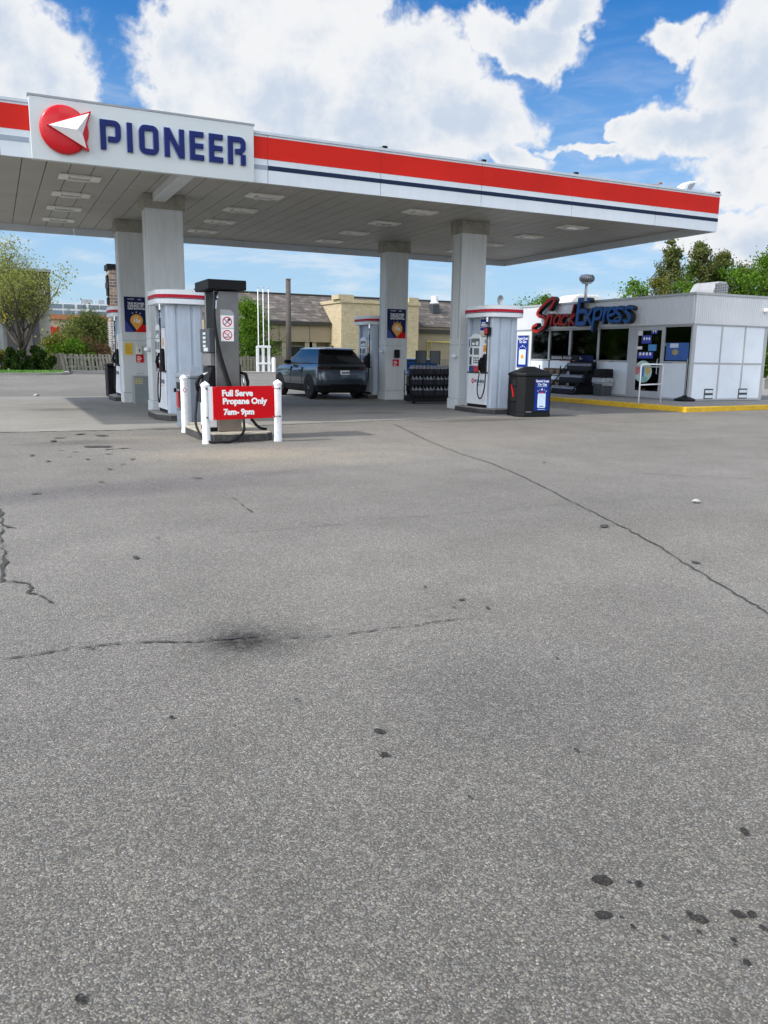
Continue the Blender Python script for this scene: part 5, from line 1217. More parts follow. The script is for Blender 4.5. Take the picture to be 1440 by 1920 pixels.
# kerbed sidewalk around the shop
C0 = (18.02, 17.42); SWL = [(17.35, 33.0), (17.55, 25.0), (17.85, 19.5), C0, (22.0, 17.75), (34.0, 18.6)]
L, Rr = ribbon([Vector(p) for p in SWL], .001)
inn = []
for i, p in enumerate(SWL):
    d = {0: (.16, 0), 1: (.16, 0), 2: (.16, 0), 3: (.16, .15), 4: (0, .15), 5: (0, .15)}[i]; inn.append((p[0]+d[0], p[1]+d[1]))
mb = MB(); mb.loft([[(a_[0], a_[1], 0), (a_[0]+.012, a_[1]+.012, .13), (a_[0]+.03, a_[1]+.03, .15), (b_[0], b_[1], .15), (b_[0], b_[1], 0)] for a_, b_ in zip(SWL, inn)])
o = mb.build('yellow_kerb', M_YKERB); fix_normals(o); tag(o, kind='structure')
mb = MB(); mb.prism([(a_[0]+.003, a_[1]+.003) for a_ in inn]+[(34, 33)], 0, .146); tag(mb.build('sidewalk', concrete('sidewalk_concrete', (.27, .255, .23))), kind='structure')

def wall_poster(x, y0, y1, z0, z1, lab):
    e = empty('poster', label=lab, cat='poster')
    f_ = MB().box(x-.03, y0, z0, x, y1, z1).build('frame', M_ALU, e)
    p_ = MB().box(x-.036, y0+.03, z0+.03, x-.0305, y1-.03, z1-.03).build('print', M_PBLUE, e); yc_ = (y0+y1)/2; W = y1-y0; H = z1-z0; xx = x-.0365
    text('Spend Less', W*.20, (xx, yc_, z1-H*.14), '-x', M_TXTW, p_, align='CENTER', bold=.002, depth=.001); text('On Gas', W*.20, (xx, yc_, z1-H*.24), '-x', M_TXTW, p_, align='CENTER', bold=.002, depth=.001)
    MB().extr(rrect(yc_-W*.30, yc_+W*.30, z0+H*.10, z0+H*.56, .03, 3), 'x', x-.040, x-.0362).build('phone_picture', MATS['poster_pale'], p_)
    MB().extr([(yc_+W*.14*cos(2*pi*k/16), z0+H*.34+H*.07*sin(2*pi*k/16)) for k in range(16)], 'x', x-.044, x-.0402).build('gold_pin', MATS['poster_orange'], p_)
    mb = MB()
    for u, v, q_ in ((-.3, .60, .02), (-.15, .64, .025), (0, .67, .035), (.15, .64, .025), (.3, .60, .02)): mb.extr([(yc_+W*u+q_*cos(2*pi*k/8), z0+H*v+q_*sin(2*pi*k/8)) for k in range(8)], 'x', x-.040, x-.0362)
    mb.build('confetti', M_TXTW, p_); seat(e, (x, yc_, z0))
a_, b_ = on_x(992, 628, WX-.05), on_x(968, 689, WX-.05)
wall_poster(WX-.022, a_.y, b_.y, b_.z, a_.z, 'tall framed blue spend less poster on the shop wall left of the windows')

# white railing by the door
r0 = gp(1197, 757, .15); r1 = gp(1238, 754, .15); zt = .15+ (on_y(1200.5, 683, r0.y).z-.15)
mb = MB(); rr = .024
pts = [Vector((r0.x, r0.y, .147)), Vector((r0.x, r0.y, zt-.06)), Vector((r0.x, r0.y, zt)).lerp(Vector((r1.x, r1.y, zt)), .05), Vector((r0.x, r0.y, zt)).lerp(Vector((r1.x, r1.y, zt)), .95), Vector((r1.x, r1.y, zt-.06)), Vector((r1.x, r1.y, .147))]
mb.tube(pts, rr, 10); zm = .15+(zt-.15)*.48; mb.tube([(r0.x, r0.y, zm), (r1.x, r1.y, zm)], rr*.9, 8)
o = mb.build('railing', M_POST, smooth=True); tag(o, 'white tubular hoop railing in front of the shop door', 'railing'); seat_mesh(o, ((r0.x+r1.x)/2, (r0.y+r1.y)/2, .15))
# flag base
b0 = gp(1292, 752.5, .15)
e = empty('banner_base', label='black rubber banner base with bare upright pole at the shop corner', cat='banner stand')
mb = MB(); mb.lathe([(.32, 0), (.345, .03), (.33, .07), (.09, .16), (.05, .20)], b0.x, b0.y+.2, 10, z=.15); mb.build('base', M_BLACK, e)
zt = on_y(1299, 671, b0.y+.2).z; mb = MB(); mb.tube([(b0.x, b0.y+.2, .34), (b0.x, b0.y+.2, zt)], .035, 8); mb.build('pole', M_BLACK, e, smooth=True)
MB().tube([(b0.x-.045, b0.y+.17, .34), (b0.x-.045, b0.y+.17, zt-.02)], .01, 6).build('strip', M_ALU, e)
seat(e, (b0.x, b0.y+.2, .15))
# trash bin with clear bag
tb = on_x(1129, 744, 20.25)
e = empty('trash_bin', label='dark grey trash bin with clear bag folded over its rim by the shop wall', cat='trash bin')
M_BAG = mat('clear_bag', (0.30, 0.32, 0.34), .25, var=.3, vs=14, bump=.8, bs=22)
ty = tb.y; mb = MB(); mb.loft([[(x, y, z) for x, y in rrect(20.25-s_*.26, 20.25+s_*.24, ty-s_*.30, ty+s_*.30, .06, 3)] for z, s_ in ((.15, .86), (.16, .88), (.70, .98), (.72, 1))]); mb.build('body', mat('bin_charcoal', (.05, .055, .06), .45), e)
mb = MB(); mb.loft([[(x, y, z) for x, y in rrect(20.25-s_*.27, 20.25+s_*.25, ty-s_*.31, ty+s_*.31, .06, 3)] for z, s_ in ((.62, 1.03), (.65, 1.08), (.78, 1.02), (.80, 1.0))]); rr_ = random.Random(4)
mb.loft([[(x, y, z+rr_.uniform(-.07, .05)*(1 if k == 0 else 0)) for x, y in rrect(20.25-s_*.27, 20.25+s_*.25, ty-s_*.31, ty+s_*.31, .06, 3)] for k, (z, s_) in enumerate(((.56, 1.0), (.80, 1.04)))], caps=False); mb.build('bag', M_BAG, e)
mb = MB(); mb.loft([[(x, y, z) for x, y in rrect(20.25-s_*.25, 20.25+s_*.24, ty-s_*.29, ty+s_*.29, .06, 3)] for z, s_ in ((.801, 1.0), (1.08, .96), (1.12, .9))]); mb.build('hood', M_BLACK, e)
MB().box(19.985, ty-.18, .84, 19.99, ty+.18, 1.02).build('opening', mat('bin_opening2', (.003, .003, .003), .9), e)
seat(e, (20.25, ty, .15))
# stepped rack 2
ya = on_x(1103, 690, 20.1).y; yb = on_x(1058, 690, 20.1).y
tiers = [(20.28, on_x(1082, 694, 20.15).z), (19.93, on_x(1076, 716, 19.8).z), (19.58, on_x(1068, 738, 19.45).z)]
e = empty('bottle_rack', label='tall black stepped rack of washer fluid jugs against the shop wall', cat='display rack')
for X, z in tiers: mb = MB(); mb.box(X-.17, ya, z-.03, X+.15, yb, z-.006); mb.box(X-.185, ya, z-.05, X-.171, yb, z+.02); mb.build('shelf', M_BLACK, e)
mb = MB()
for y in (ya-.02, yb+.02): mb.tube([(19.28, y, .17), (20.30, y, 1.30)], .022, 6); mb.tube([(20.45, y, .15), (20.45, y, 1.4)], .018, 6)
mb.build('leg', M_BLACK, e)
mb = MB(); mb.box(20.44, ya, .2, 20.46, yb, 1.38); mb.box(19.4, ya, .155, 20.43, yb, .20); mb.build('back_panel', M_BLACK, e)
h_ = MB().box(20.36, ya+.1, 1.38, 20.40, yb-.3, 1.60).build('header', M_PNAVY, e); mb = MB(); mb.box(20.355, (ya+yb)/2, 1.46, 20.359, yb-.5, 1.49); mb.box(20.355, (ya+yb)/2+.1, 1.52, 20.359, yb-.5, 1.545); mb.build('header_print', M_TXTW, h_)
nj = 11
for (X, z), nm in zip(tiers, ('top', 'middle', 'bottom')):
    for k in range(nj): jug((X-.02, ya+.08+(yb-ya-.16)*k/(nj-1), z-.004), pi/2, 'dark washer fluid jug on the %s step of the rack against the shop wall' % nm, 'washer fluid jugs on the stepped rack')
seat(e, (19.9, (ya+yb)/2, .15))
# firewood stand
fy = on_x(1038, 700, 20.2).y; fy0 = on_x(1062, 690, 20.2).y+.05; fy1 = on_x(1020, 690, 20.2).y
e = empty('firewood_stand', label='black firewood stand with white lettered header at the left of the shop windows', cat='display stand')
hz = on_x(1044, 674, 20.1); 
hb = MB().box(20.08, fy0-.9, hz.z-.03, 20.12, fy1-.55, hz.z+.17).build('header', M_BLACK, e); text('SEASONAL WOOD', .145, (20.076, fy1-.62, hz.z+.02), '-x', M_TXTW, hb, depth=.001)
for z in (.35, .80): MB().box(19.95, fy0, z, 20.45, fy1, z+.03).build('shelf', M_BLACK, e)
mb = MB()
for y in (fy0, fy1-.03): mb.box(19.95, y, .15, 19.98, y+.03, 1.2); mb.box(20.42, y, .15, 20.45, y+.03, 1.4)
build_each(mb, 'post', M_BLACK, e); seat(e, (20.2, fy, .15))
M_WOOD = mat('split_wood', (.22, .17, .13), .9, var=.5, vs=30); rr_ = random.Random(9)
n_ = 0
for zi, z in enumerate((.385, .835)):
    yy = fy0+.22
    while yy < fy1-.2 and n_ < 8:
        mb = MB()
        for k in range(7):
            a_ = 2*pi*k/6; c_ = (yy+(.085*cos(a_) if k < 6 else 0), z+.145+(.085*sin(a_) if k < 6 else 0)); r_ = rr_.uniform(.038, .05)
            mb.tube([(19.99, c_[0], c_[1]), (20.38, c_[0], c_[1]+.004)], r_, 5)
        o = mb.build('firewood_bundle', M_WOOD); tag(o, 'bundle of split firewood on the %s shelf of the stand' % ('lower', 'upper')[zi], 'firewood', 'firewood bundles on the stand'); seat_mesh(o, (20.2, yy, z)); yy += .42; n_ += 1

# roof units
def ac_unit(x0, x1, y0, y1, z0, z1, lab):
    e = empty('roof_air_conditioner', label=lab, cat='air conditioner')
    m_ = mat('ac_shell', (.34, .345, .34), .5); H = z1-z0
    mb = MB(); mb.extr([(x0, z0), (x0+.05, z0+H*.5), (x0+.20, z1-.06), (x0+.30, z1), (x1-.12, z1), (x1, z1-.10), (x1, z0)], 'y', y0, y1); mb.build('shell', m_, e, bevel=.025, seg=2)
    a_ = x0+(x1-x0)*.16
    g_ = MB().box(a_, y0-.006, z0+.05, x1-.04, y0-.001, z1-.07).build('grille', M_DGREY, e)
    mb = MB(); z = z0+.06
    while z < z1-.09: mb.box(a_+.01, y0-.02, z, x1-.05, y0-.0065, z+.025); z += .052
    for k in range(1, 6): x = a_+(x1-a_)*k/6; mb.box(x-.012, y0-.024, z0+.05, x+.012, y0-.0205, z1-.08)
    mb.build('louvre', m_, g_); seat(e, ((x0+x1)/2, (y0+y1)/2, z0))
p0, p1 = on_y(1287, 548, 20.75), on_y(1367, 529, 20.75)
ac_unit(on_y(1291, 548, 21.8).x, p1.x, 20.75, 21.8, FZ1+.002, p1.z, 'white louvred air conditioner on the near corner of the shop roof')
p0, p1 = on_y(1057, 572, 28.0), on_y(1118, 556, 28.0)
e = empty('roof_dome', label='low cream fibreglass hood on the far part of the shop roof', cat='roof hood')
mb = MB(); xa, xb, za_, zb2 = p0.x, p1.x, FZ1+.002, p1.z+.02; sc_ = [(xa, za_), (xa+.08, za_+(zb2-za_)*.5), (xa+.3, zb2-.06), (xa+.5, zb2), (xb-.25, zb2), (xb-.06, zb2-.1), (xb, za_)]
mb.extr(sc_, 'y', 27.6, 28.7); mb.build('hood', mat('fibreglass_cream', (.66, .65, .58), .4), e, bevel=.05, seg=3); MB().box(xa-.03, 27.57, FZ1+.0, xb+.03, 28.73, FZ1+.0018).build('flange', M_ALU, e); seat(e, ((xa+xb)/2, 28.1, FZ1))
# turbine ventilator on its pipe
t0 = on_y(1098, 556, 24.6); t1 = on_y(1100, 532, 24.6); t2 = on_y(1100, 514.5, 24.6); tw = (on_y(1111, 524, 24.6)-on_y(1088, 524, 24.6)).length/2
e = empty('turbine_ventilator', label='round finned metal ventilator on a white pipe above the shop roof', cat='ventilator')
mb = MB(); mb.tube([(t0.x, 24.6, FZ1), (t1.x, 24.6, t1.z)], .055, 12); mb.build('pipe', M_WHITE, e, smooth=True)
H = t2.z-t1.z; mb = MB(); mb.lathe([(tw*.62, 0), (tw*.62, H*.12), (tw*.7, H*.16)], t1.x, 24.6, 20, z=t1.z); mb.build('collar', M_ALU, e)
fin = MB()
for k in range(22):
    a0_ = 2*pi*k/22; row = []
    for j in range(7):
        t = j/6; r = tw*(.60+.40*sin(pi*(t*.92+.06))**.6); a_ = a0_+.35*sin(pi*t); row.append((r, a_, t1.z+H*(.16+.80*t)))
    vs = [(t1.x+r*cos(a_), 24.6+r*sin(a_), z) for r, a_, z in row]+[(t1.x+(r-.02)*cos(a_+.22), 24.6+(r-.02)*sin(a_+.22), z) for r, a_, z in row]
    fin.add(vs, [(i, i+1, 8+i, 7+i) for i in range(6)])
fin.build('fin', M_ALU, e); mb = MB(); mb.lathe([(tw*.55, H*.17), (tw*.8, H*.5), (tw*.5, H*.9), (tw*.05, H)], t1.x, 24.6, 20, z=t1.z); mb.build('core', M_DGREY, e); mb = MB(); mb.lathe([(tw*.62, H*.93), (tw*.4, H*.99), (.005, H*1.02)], t1.x, 24.6, 20, z=t1.z); mb.build('top', M_ALU, e)
seat(e, (t0.x, 24.6, FZ1))

# ================================================================== BACKGROUND
M_SHING = None
def shingle():
    m = bpy.data.materials.new('roof_shingle'); m.use_nodes = True; t = NT(m.node_tree); m.node_tree.nodes.clear()
    ob = t.n('ShaderNodeNewGeometry').outputs['Position']
    v = t.n('ShaderNodeTexVoronoi', {'Vector': t.v('MULTIPLY', ob, (1.2, .0, 3.6)), 'Scale': 1.5}); r = t.n('ShaderNodeSeparateColor', {0: v.outputs['Color']})
    c = t.ramp(r.outputs[0], [(0, (.062, .055, .049)), (.5, (.095, .082, .073)), (.85, (.125, .105, .092)), (1, (.19, .165, .145))])
    w_ = t.n('ShaderNodeTexWave', {'Vector': ob, 'Scale': 1.2, 'Distortion': 1.5}, bands_direction='Z')
    c = t.mix(1.0, c, t.ramp(w_.outputs['Fac'], [(0, .75), (.5, 1.1)]), 'MULTIPLY')
    p = t.n('ShaderNodeBsdfPrincipled', {'Base Color': c, 'Roughness': .9}); t.n('ShaderNodeOutputMaterial', {0: p.outputs[0]}); return m
M_SHING = shingle()
def brick(name, c1, c2, mortar, sc_=2.2):
    m = bpy.data.materials.new(name); m.use_nodes = True; t = NT(m.node_tree); m.node_tree.nodes.clear()
    ob = t.n('ShaderNodeNewGeometry').outputs['Position']; sp = t.n('ShaderNodeSeparateXYZ', {0: ob}); vec = t.n('ShaderNodeCombineXYZ', {0: t.m('ADD', sp.outputs[0], sp.outputs[1]), 1: sp.outputs[2], 2: 0.0}).outputs[0]
    b = t.n('ShaderNodeTexBrick', {'Vector': vec, 'Color1': (*c1, 1), 'Color2': (*c2, 1), 'Mortar': (*mortar, 1), 'Scale': sc_, 'Mortar Size': .03, 'Bias': 0.0, 'Brick Width': .9, 'Row Height': .36})
    n = t.noise(ob, 3.0, 5, .7); c = t.mix(1.0, b.outputs[0], t.ramp(n, [(.3, .85), (.7, 1.12)]), 'MULTIPLY')
    p = t.n('ShaderNodeBsdfPrincipled', {'Base Color': c, 'Roughness': .9}); bp = t.n('ShaderNodeBump', {'Height': n, 'Strength': .6, 'Distance': .05}); t.l.new(bp.outputs[0], p.inputs['Normal']); t.n('ShaderNodeOutputMaterial', {0: p.outputs[0]}); return m
M_YBR = brick('yellow_brick', (.52, .42, .26), (.44, .355, .22), (.34, .285, .20)); M_STONE = brick('rubble_stone', (.34, .22, .15), (.13, .10, .09), (.45, .42, .38), 1.6)
M_TAN = mat('tan_stucco', (.30, .24, .165), .85, var=.07, vs=.4); M_TANL = mat('pale_tan', (.33, .295, .22), .85)
M_DKWIN = mat('far_window', (.02, .025, .03), .12, spec=.6)
e = empty('shop_building', label='long tan building with brown shingled mansard roof and a yellow brick front block', cat='building')
YW, YB = 72.0, 69.0
q = lambda px, py, Y: on_y(px, py, Y)
xl = q(380, 600, YW).x; xr = q(934, 600, YW).x; xb0 = q(640, 600, YB).x; xb1 = q(785, 600, YB).x
ze = q(600, 606, YW-.6).z; zr_ = q(620, 556, YW+3).z; zw = q(560, 641, YW).z; ztan = q(560, 608, YW).z
mb = MB(); mb.extr([(YW-.7, ze), (YW+3, zr_), (YW+12, zr_), (YW+12, ze)], 'x', xl, xr); mb.build('roof', M_SHING, e)
mb = MB(); mb.box(xl, YW+2.9, zr_+.001, xr, YW+3.2, zr_+.12); mb.box(xl, YW-.8, ze-.22, xb0-.1, YW-.702, ze+.10); mb.box(xb1+.05, YW-.8, ze-.6, xr, YW-.702, ze-.25); mb.build('roof_trim', mat('dark_fascia', (.035, .03, .026), .7), e)
mb = MB(); mb.box(xl, YW-.5, zw, xb0, YW+10, ze-.01); mb.box(xb1, YW-.5, 0, xr, YW+10, ze-.01); build_each(mb, 'wall', M_TAN, e)
mb = MB(); mb.box(xl, YW+.4, 0, xb0, YW+9, zw-.001); mb.build('recess_wall', M_TAN, e)
mb = MB()
for px in (445, 459, 533, 576, 584, 630): x = q(px, 650, YW).x; mb.box(x-.35, YW-.4, 0, x+.35, YW+.4, zw-.002)
build_each(mb, 'pier', M_TANL, e)
for px0, px1 in ((463, 476), (539, 573), (588, 632)):
    f = MB(); a_ = q(px0, 650, YW).x; b_ = q(px1, 650, YW).x; f.box(a_, YW+.2, .9, b_, YW+.39, zw-.35); w_ = f.build('window', M_TANL, e); MB().box(a_+.12, YW+.17, 1.0, b_-.12, YW+.199, zw-.45).build('pane', M_DKWIN, w_)
zt_ = q(680, 562.5, YB).z
mb = MB(); mb.box(xb0, YB, 0, xb1, YW+5, zt_-.3); mb.build('brick_block', M_YBR, e)
mb = MB(); mb.box(xb0-.12, YB-.12, zt_-.299, xb1+.12, YW+5, zt_); x0_, x1_ = q(634, 555, YB).x, q(663, 555, YB).x; mb.box(x0_, YB-.1, zt_+.001, x1_, YB+1.6, q(650, 552.5, YB).z); x0_, x1_ = q(766, 555, YB).x, q(784, 555, YB).x; mb.box(x0_, YB-.1, zt_+.001, x1_, YB+1.6, zt_+.42); mb.build('parapet', M_YBR, e)
mb = MB()
for px, h in ((495, 0), (577, 0), (520, 0)): x = q(px, 620, YW).x; mb.box(x-.03, YW-.53, zw, x+.03, YW-.501, ze-.24)
mb.build('panel_joint', mat('joint_brown', (.16, .13, .09), .9), e)
seat(e, ((xl+xr)/2, YW, 0))
fx = q(814.5, 570, YW+1.5)
e = empty('roof_exhaust', label='white round exhaust fan on a dark box on the shingled roof', cat='exhaust fan')
zb3 = q(814, 583, YW+1.5).z; zt3 = q(814, 555, YW+1.5).z; hh = zt3-zb3
mb = MB(); mb.box(fx.x-.35, YW+1.1, zb3-.3, fx.x+.35, YW+2, zb3+hh*.45); mb.build('box', M_DGREY, e)
mb = MB(); mb.lathe([(.42, hh*.45), (.5, hh*.55), (.36, hh*.6), (.34, hh*.97), (.1, hh)], fx.x, YW+1.5, 16, z=zb3); mb.build('fan_hood', M_WHITE, e); seat(e, (fx.x, YW+1.5, zb3))
# yellow gas pipe on the right wall
mb = MB(); Yp = YW-.75; P_ = [q(801, 668, Yp), q(801, 641, Yp), q(809, 640, Yp), q(809, 641, Yp)]
mb.tube([q(801, 675, Yp), q(801, 640.5, Yp), q(850, 642, Yp), q(870, 643, Yp)], .055, 6); mb.tube([q(808.5, 652, Yp), q(808.5, 640, Yp), q(802, 639, Yp)], .05, 6)
o = mb.build('gas_pipe', mat('pipe_yellow', (.50, .38, .08), .5)); tag(o, 'yellow gas pipe running along the tan building wall', 'pipe'); seat_mesh(o, (q(801, 675, Yp).x, Yp, 0))
d_ = q(937, 565, 66); e = empty('satellite_dish', label='small pale satellite dish on a mast behind pump 4', cat='satellite dish')
mb = MB(); rings = []
for r, dd in ((.05, 0), (.26, .05), (.46, .14)): rings.append([(d_.x+r*cos(2*pi*k/18)*.75, 66-dd, d_.z+.1+r*sin(2*pi*k/18)) for k in range(18)])
mb.loft(rings, caps=False); rings2 = [[(x, y+.03, z) for x, y, z in R__] for R__ in rings[::-1]]; mb.loft(rings2, caps=False); mb.build('dish', M_ALU, e)
mb = MB(); mb.tube([(d_.x, 66.05, 0), (d_.x, 66.05, d_.z+.1)], .05, 6); mb.tube([(d_.x, 66, d_.z-.3), (d_.x-.6, 65.3, d_.z-.1)], .03, 5); mb.build('mast', M_MGREY, e); seat(e, (d_.x, 66, 0))

# weathered fence
def fence(px0, px1, Y, lab, m, lean=.0, seed=1, pitch=.24, wv=.14):
    rr = random.Random(seed); x0 = q(px0, 690, Y).x; x1 = q(px1, 690, Y).x; zt = on_y(150, 664.5, Y).z+.05
    e = empty('picket_fence', label=lab, cat='fence')
    mb = MB(); x = x0
    while x < x1:
        l1 = rr.uniform(-.03, .03)+lean*rr.random(); w_ = wv*rr.uniform(.85, 1.1); h = zt*rr.uniform(.93, 1.04)
        mb.add([(x, Y-.02, .05), (x+w_, Y-.02, .05), (x+w_+l1, Y-.02, h), (x+l1, Y-.02, h), (x, Y, .05), (x+w_, Y, .05), (x+w_+l1, Y, h), (x+l1, Y, h)], [(0, 1, 2, 3), (7, 6, 5, 4), (0, 4, 5, 1), (1, 5, 6, 2), (2, 6, 7, 3), (3, 7, 4, 0)]); x += pitch*rr.uniform(.85, 1.15)
        if rr.random() < .5: x2 = x-pitch*.5; mb.box(x2, Y+.085, .05, x2+w_, Y+.105, zt*.97)
    mb.build('pickets', m, e); mb = MB(); mb.box(x0, Y+.001, zt*.25, x1, Y+.04, zt*.33); mb.box(x0, Y+.001, zt*.75, x1, Y+.04, zt*.83); mb.build('rail', m, e)
    xx = x0
    while xx < x1: MB().box(xx, Y+.041, 0, xx+.1, Y+.08, zt*1.02).build('post', m, e); xx += 2.4
    seat(e, ((x0+x1)/2, Y, 0))
M_FEN = mat('weathered_wood', (.30, .275, .235), .9, var=.25, vs=4, dirt=.4, dirtcol=(.14, .12, .10)); M_FEN2 = mat('weathered_wood_dark', (.19, .165, .135), .9, var=.25, vs=4)
fence(119, 232, 62.0, 'weathered grey fence with leaning pickets at left beyond the lot', M_FEN, -.22, 1)
fence(98, 118, 62.02, 'darker upright board fence beside the hedge at left', M_FEN2, 0, 2, .22, .19)
fence(430, 700, 63.0, 'grey board fence behind the three flagpoles', M_FEN2, 0, 3, .26, .20)
fence(780, 960, 63.0, 'grey board fence seen between the two right columns', M_FEN2, 0, 4, .26, .20)
# flagpoles and their white frame
for i, (pxt, pxb, lab) in enumerate(((481.5, 485.5, 'left of three thin white flagpoles beyond the lot'), (490.5, 495, 'middle of three thin white flagpoles beyond the lot'), (499, 505, 'right of three thin white flagpoles beyond the lot'))):
    Y = 60.2; b_ = q(pxb, 697, Y); t_ = q(pxb-3.6, 541, Y)
    e = empty('flagpole', (b_.x, Y, 0), 0, lab, 'flagpole', 'three flagpoles')
    MB().tube([(0, 0, .1), (0, 0, t_.z*.45), (.0, 0, t_.z)], [.05, .042, .03], 8).build('pole', M_POST, e, smooth=True)
    MB().lathe([(.02, 0), (.09, .05), (.02, .14)], 0, 0, 8, z=t_.z).build('finial', M_ALU, e)
Y = 60.0; e = empty('flagpole_stand', label='white low frame bracing the foot of the flagpoles', cat='stand')
zt1, zt2 = q(495, 649, Y).z, q(495, 681, Y).z; mb = MB()
for px in (485, 495.5, 506): x = q(px, 690, Y).x; mb.box(x-.17, Y-.05, .13, x+.02, Y+.05, zt1)
build_each(mb, 'post', M_POST, e); xa, xb = q(482, 690, Y).x, q(507.5, 690, Y).x; mb = MB(); mb.box(xa, Y-.09, zt1-.12, xb, Y-.051, zt1+.05); mb.box(xa, Y-.09, zt2-.08, xb, Y-.051, zt2+.06); mb.build('rail', M_POST, e); seat(e, ((xa+xb)/2, Y, .13))
b_ = q(513, 697, 60.0); e = empty('bollard', (b_.x, 60, .13), 0, 'far white bollard beside the flagpoles', 'bollard'); MB().lathe([(.16, 0), (.16, 1.0), (.10, 1.06), (.01, 1.08)], 0, 0, 14).build('post', M_POST, e)
# wooden utility stub pole
t_ = q(546.5, 524, 61.8); b_ = q(541.5, 690, 61.8); e = empty('wooden_pole', (b_.x, 61.8, .1), 0, 'tall bare wooden pole standing behind the parked SUV', 'pole')
MB().tube([(0, 0, 0), (0, 0, t_.z-.1)], [.22, .19], 10).build('shaft', mat('pole_wood', (.085, .072, .066), .9, var=.2, vs=5), e, smooth=True); MB().box(-.2, -.2, t_.z-.099, .2, .2, t_.z-.05).build('cap', M_MGREY, e)
MB().tube([(.2, -.1, 3), (-1.2, .0, 2.0), (-2.8, .2, 2.6)], .015, 4).build('cable', M_BLACK, e)
# PART6
# ================================================================== TREES
def leafmat(name, c1, c2, tr=.35, vs=.9):
    m = bpy.data.materials.new(name); m.use_nodes = True; t = NT(m.node_tree); m.node_tree.nodes.clear()
    ob = t.n('ShaderNodeTexCoord').outputs['Object']; n = t.noise(ob, vs, 4, .7); n2 = t.noise(ob, 9.0, 2, .6)
    c = t.mix(t.ramp(t.m('ADD', t.m('MULTIPLY', n, .6), t.m('MULTIPLY', n2, .4)), [(.38, 0), (.62, 1)]), c1, c2)
    d = t.n('ShaderNodeBsdfDiffuse', {'Color': c}); tl = t.n('ShaderNodeBsdfTranslucent', {'Color': t.mix(1.0, c, (1.15, 1.2, .6), 'MULTIPLY')})
    mx = t.n('ShaderNodeMixShader', {0: tr, 1: d.outputs[0], 2: tl.outputs[0]}); t.n('ShaderNodeOutputMaterial', {0: mx.outputs[0]}); return m
LF_SPRING = leafmat('leaves_spring', (.17, .19, .045), (.36, .38, .13)); LF_GREEN = leafmat('leaves_green', (.05, .11, .014), (.15, .26, .035)); LF_DARK = leafmat('leaves_dark', (.015, .035, .010), (.05, .085, .02), .2)
LF_CON = leafmat('needles_cedar', (.055, .075, .025), (.17, .19, .065), .3); LF_OLIVE = leafmat('leaves_olive', (.09, .09, .02), (.19, .19, .05)); LF_BROWN = leafmat('twigs_brown', (.10, .06, .04), (.19, .13, .07), .2)
M_BARK = mat('bark', (.085, .070, .058), .95, var=.3, vs=6)
def leaf(mb, c, s, rr):
    n = Vector((rr.gauss(0, 1), rr.gauss(0, 1), rr.gauss(0, 1)+.3)).normalized(); u = n.orthogonal().normalized(); u = (Matrix.Rotation(rr.uniform(0, 6.28), 3, n) @ u); v = n.cross(u)
    a = s*rr.uniform(.6, 1.3); b = a*rr.uniform(.45, .8)
    mb.add([c+u*a, c+v*b, c-u*a, c-v*b], [(0, 1, 2, 3)])
def branch_tree(name, lab, cat, loc, h, spread, lm, seed, leaves=9000, ls=.13, sparse=1.0, group=None, trunk_r=.24, start=.22, multi=5, lower=0.0):
    rr = random.Random(seed); e = empty(name, loc, 0, lab, cat, group); tm = MB(); tips = []
    def grow(p, d, L, r, lvl):
        pts = [p]; rs = [r]; n = 5
        for k in range(n):
            d = (d+Vector((rr.uniform(-.22, .22), rr.uniform(-.22, .22), rr.uniform(-.05, .16)))).normalized(); p = p+d*(L/n); pts.append(p); rs.append(r*(1-.55*(k+1)/n))
            if lvl < 3 and k >= 1:
                for _ in range(2 if lvl < 2 else 1):
                    if rr.random() < .85:
                        a = rr.uniform(0, 2*pi); sd = Vector((cos(a), sin(a), rr.uniform(.0, .7))).normalized(); grow(p, (d*.55+sd*.75).normalized(), L*rr.uniform(.42, .62), rs[-1]*.6, lvl+1)
            if lvl >= 2: tips.append((p.copy(), d.copy(), lvl))
        tm.tube(pts, rs, 6 if lvl < 2 else 4)
        tips.append((p.copy(), d.copy(), lvl))
    base = Vector((0, 0, 0)); top = Vector((rr.uniform(-.1, .1), rr.uniform(-.1, .1), h*start)); tm.tube([base, top*.5, top], [trunk_r*1.35, trunk_r*1.05, trunk_r], 10)
    for k in range(multi):
        a = 2*pi*k/multi+rr.uniform(-.3, .3); tilt = rr.uniform(.25, .95); d = Vector((cos(a)*tilt, sin(a)*tilt, 1)).normalized(); grow(top*rr.uniform(.75, 1), d, h*rr.uniform(.42, .55), trunk_r*.55, 0)
    grow(top, Vector((0, 0, 1)), h*.55, trunk_r*.6, 0)
    # fit the crown to the wanted size
    mx = max(hypot(t[0].x, t[0].y) for t in tips); mz = max(t[0].z for t in tips); sx, sz = spread/mx, h/mz
    F = lambda v: Vector((v[0]*sx, v[1]*sx, v[2]*sz))
    tm.v = [tuple(F(v)) if v[2] > h*start else (v[0], v[1], v[2]*sz) for v in tm.v]
    tm.build('trunk', M_BARK, e, smooth=True); lm_ = MB()
    for k in range(int(leaves)):
        p, d, lv = tips[rr.randrange(len(tips))]; s_ = .42*sparse; c = F(p)+Vector((rr.gauss(0, s_), rr.gauss(0, s_), rr.gauss(0, s_*.75)))
        if c.z > .4: leaf(lm_, c, ls, rr)
    lm_.build('crown', lm, e); return e
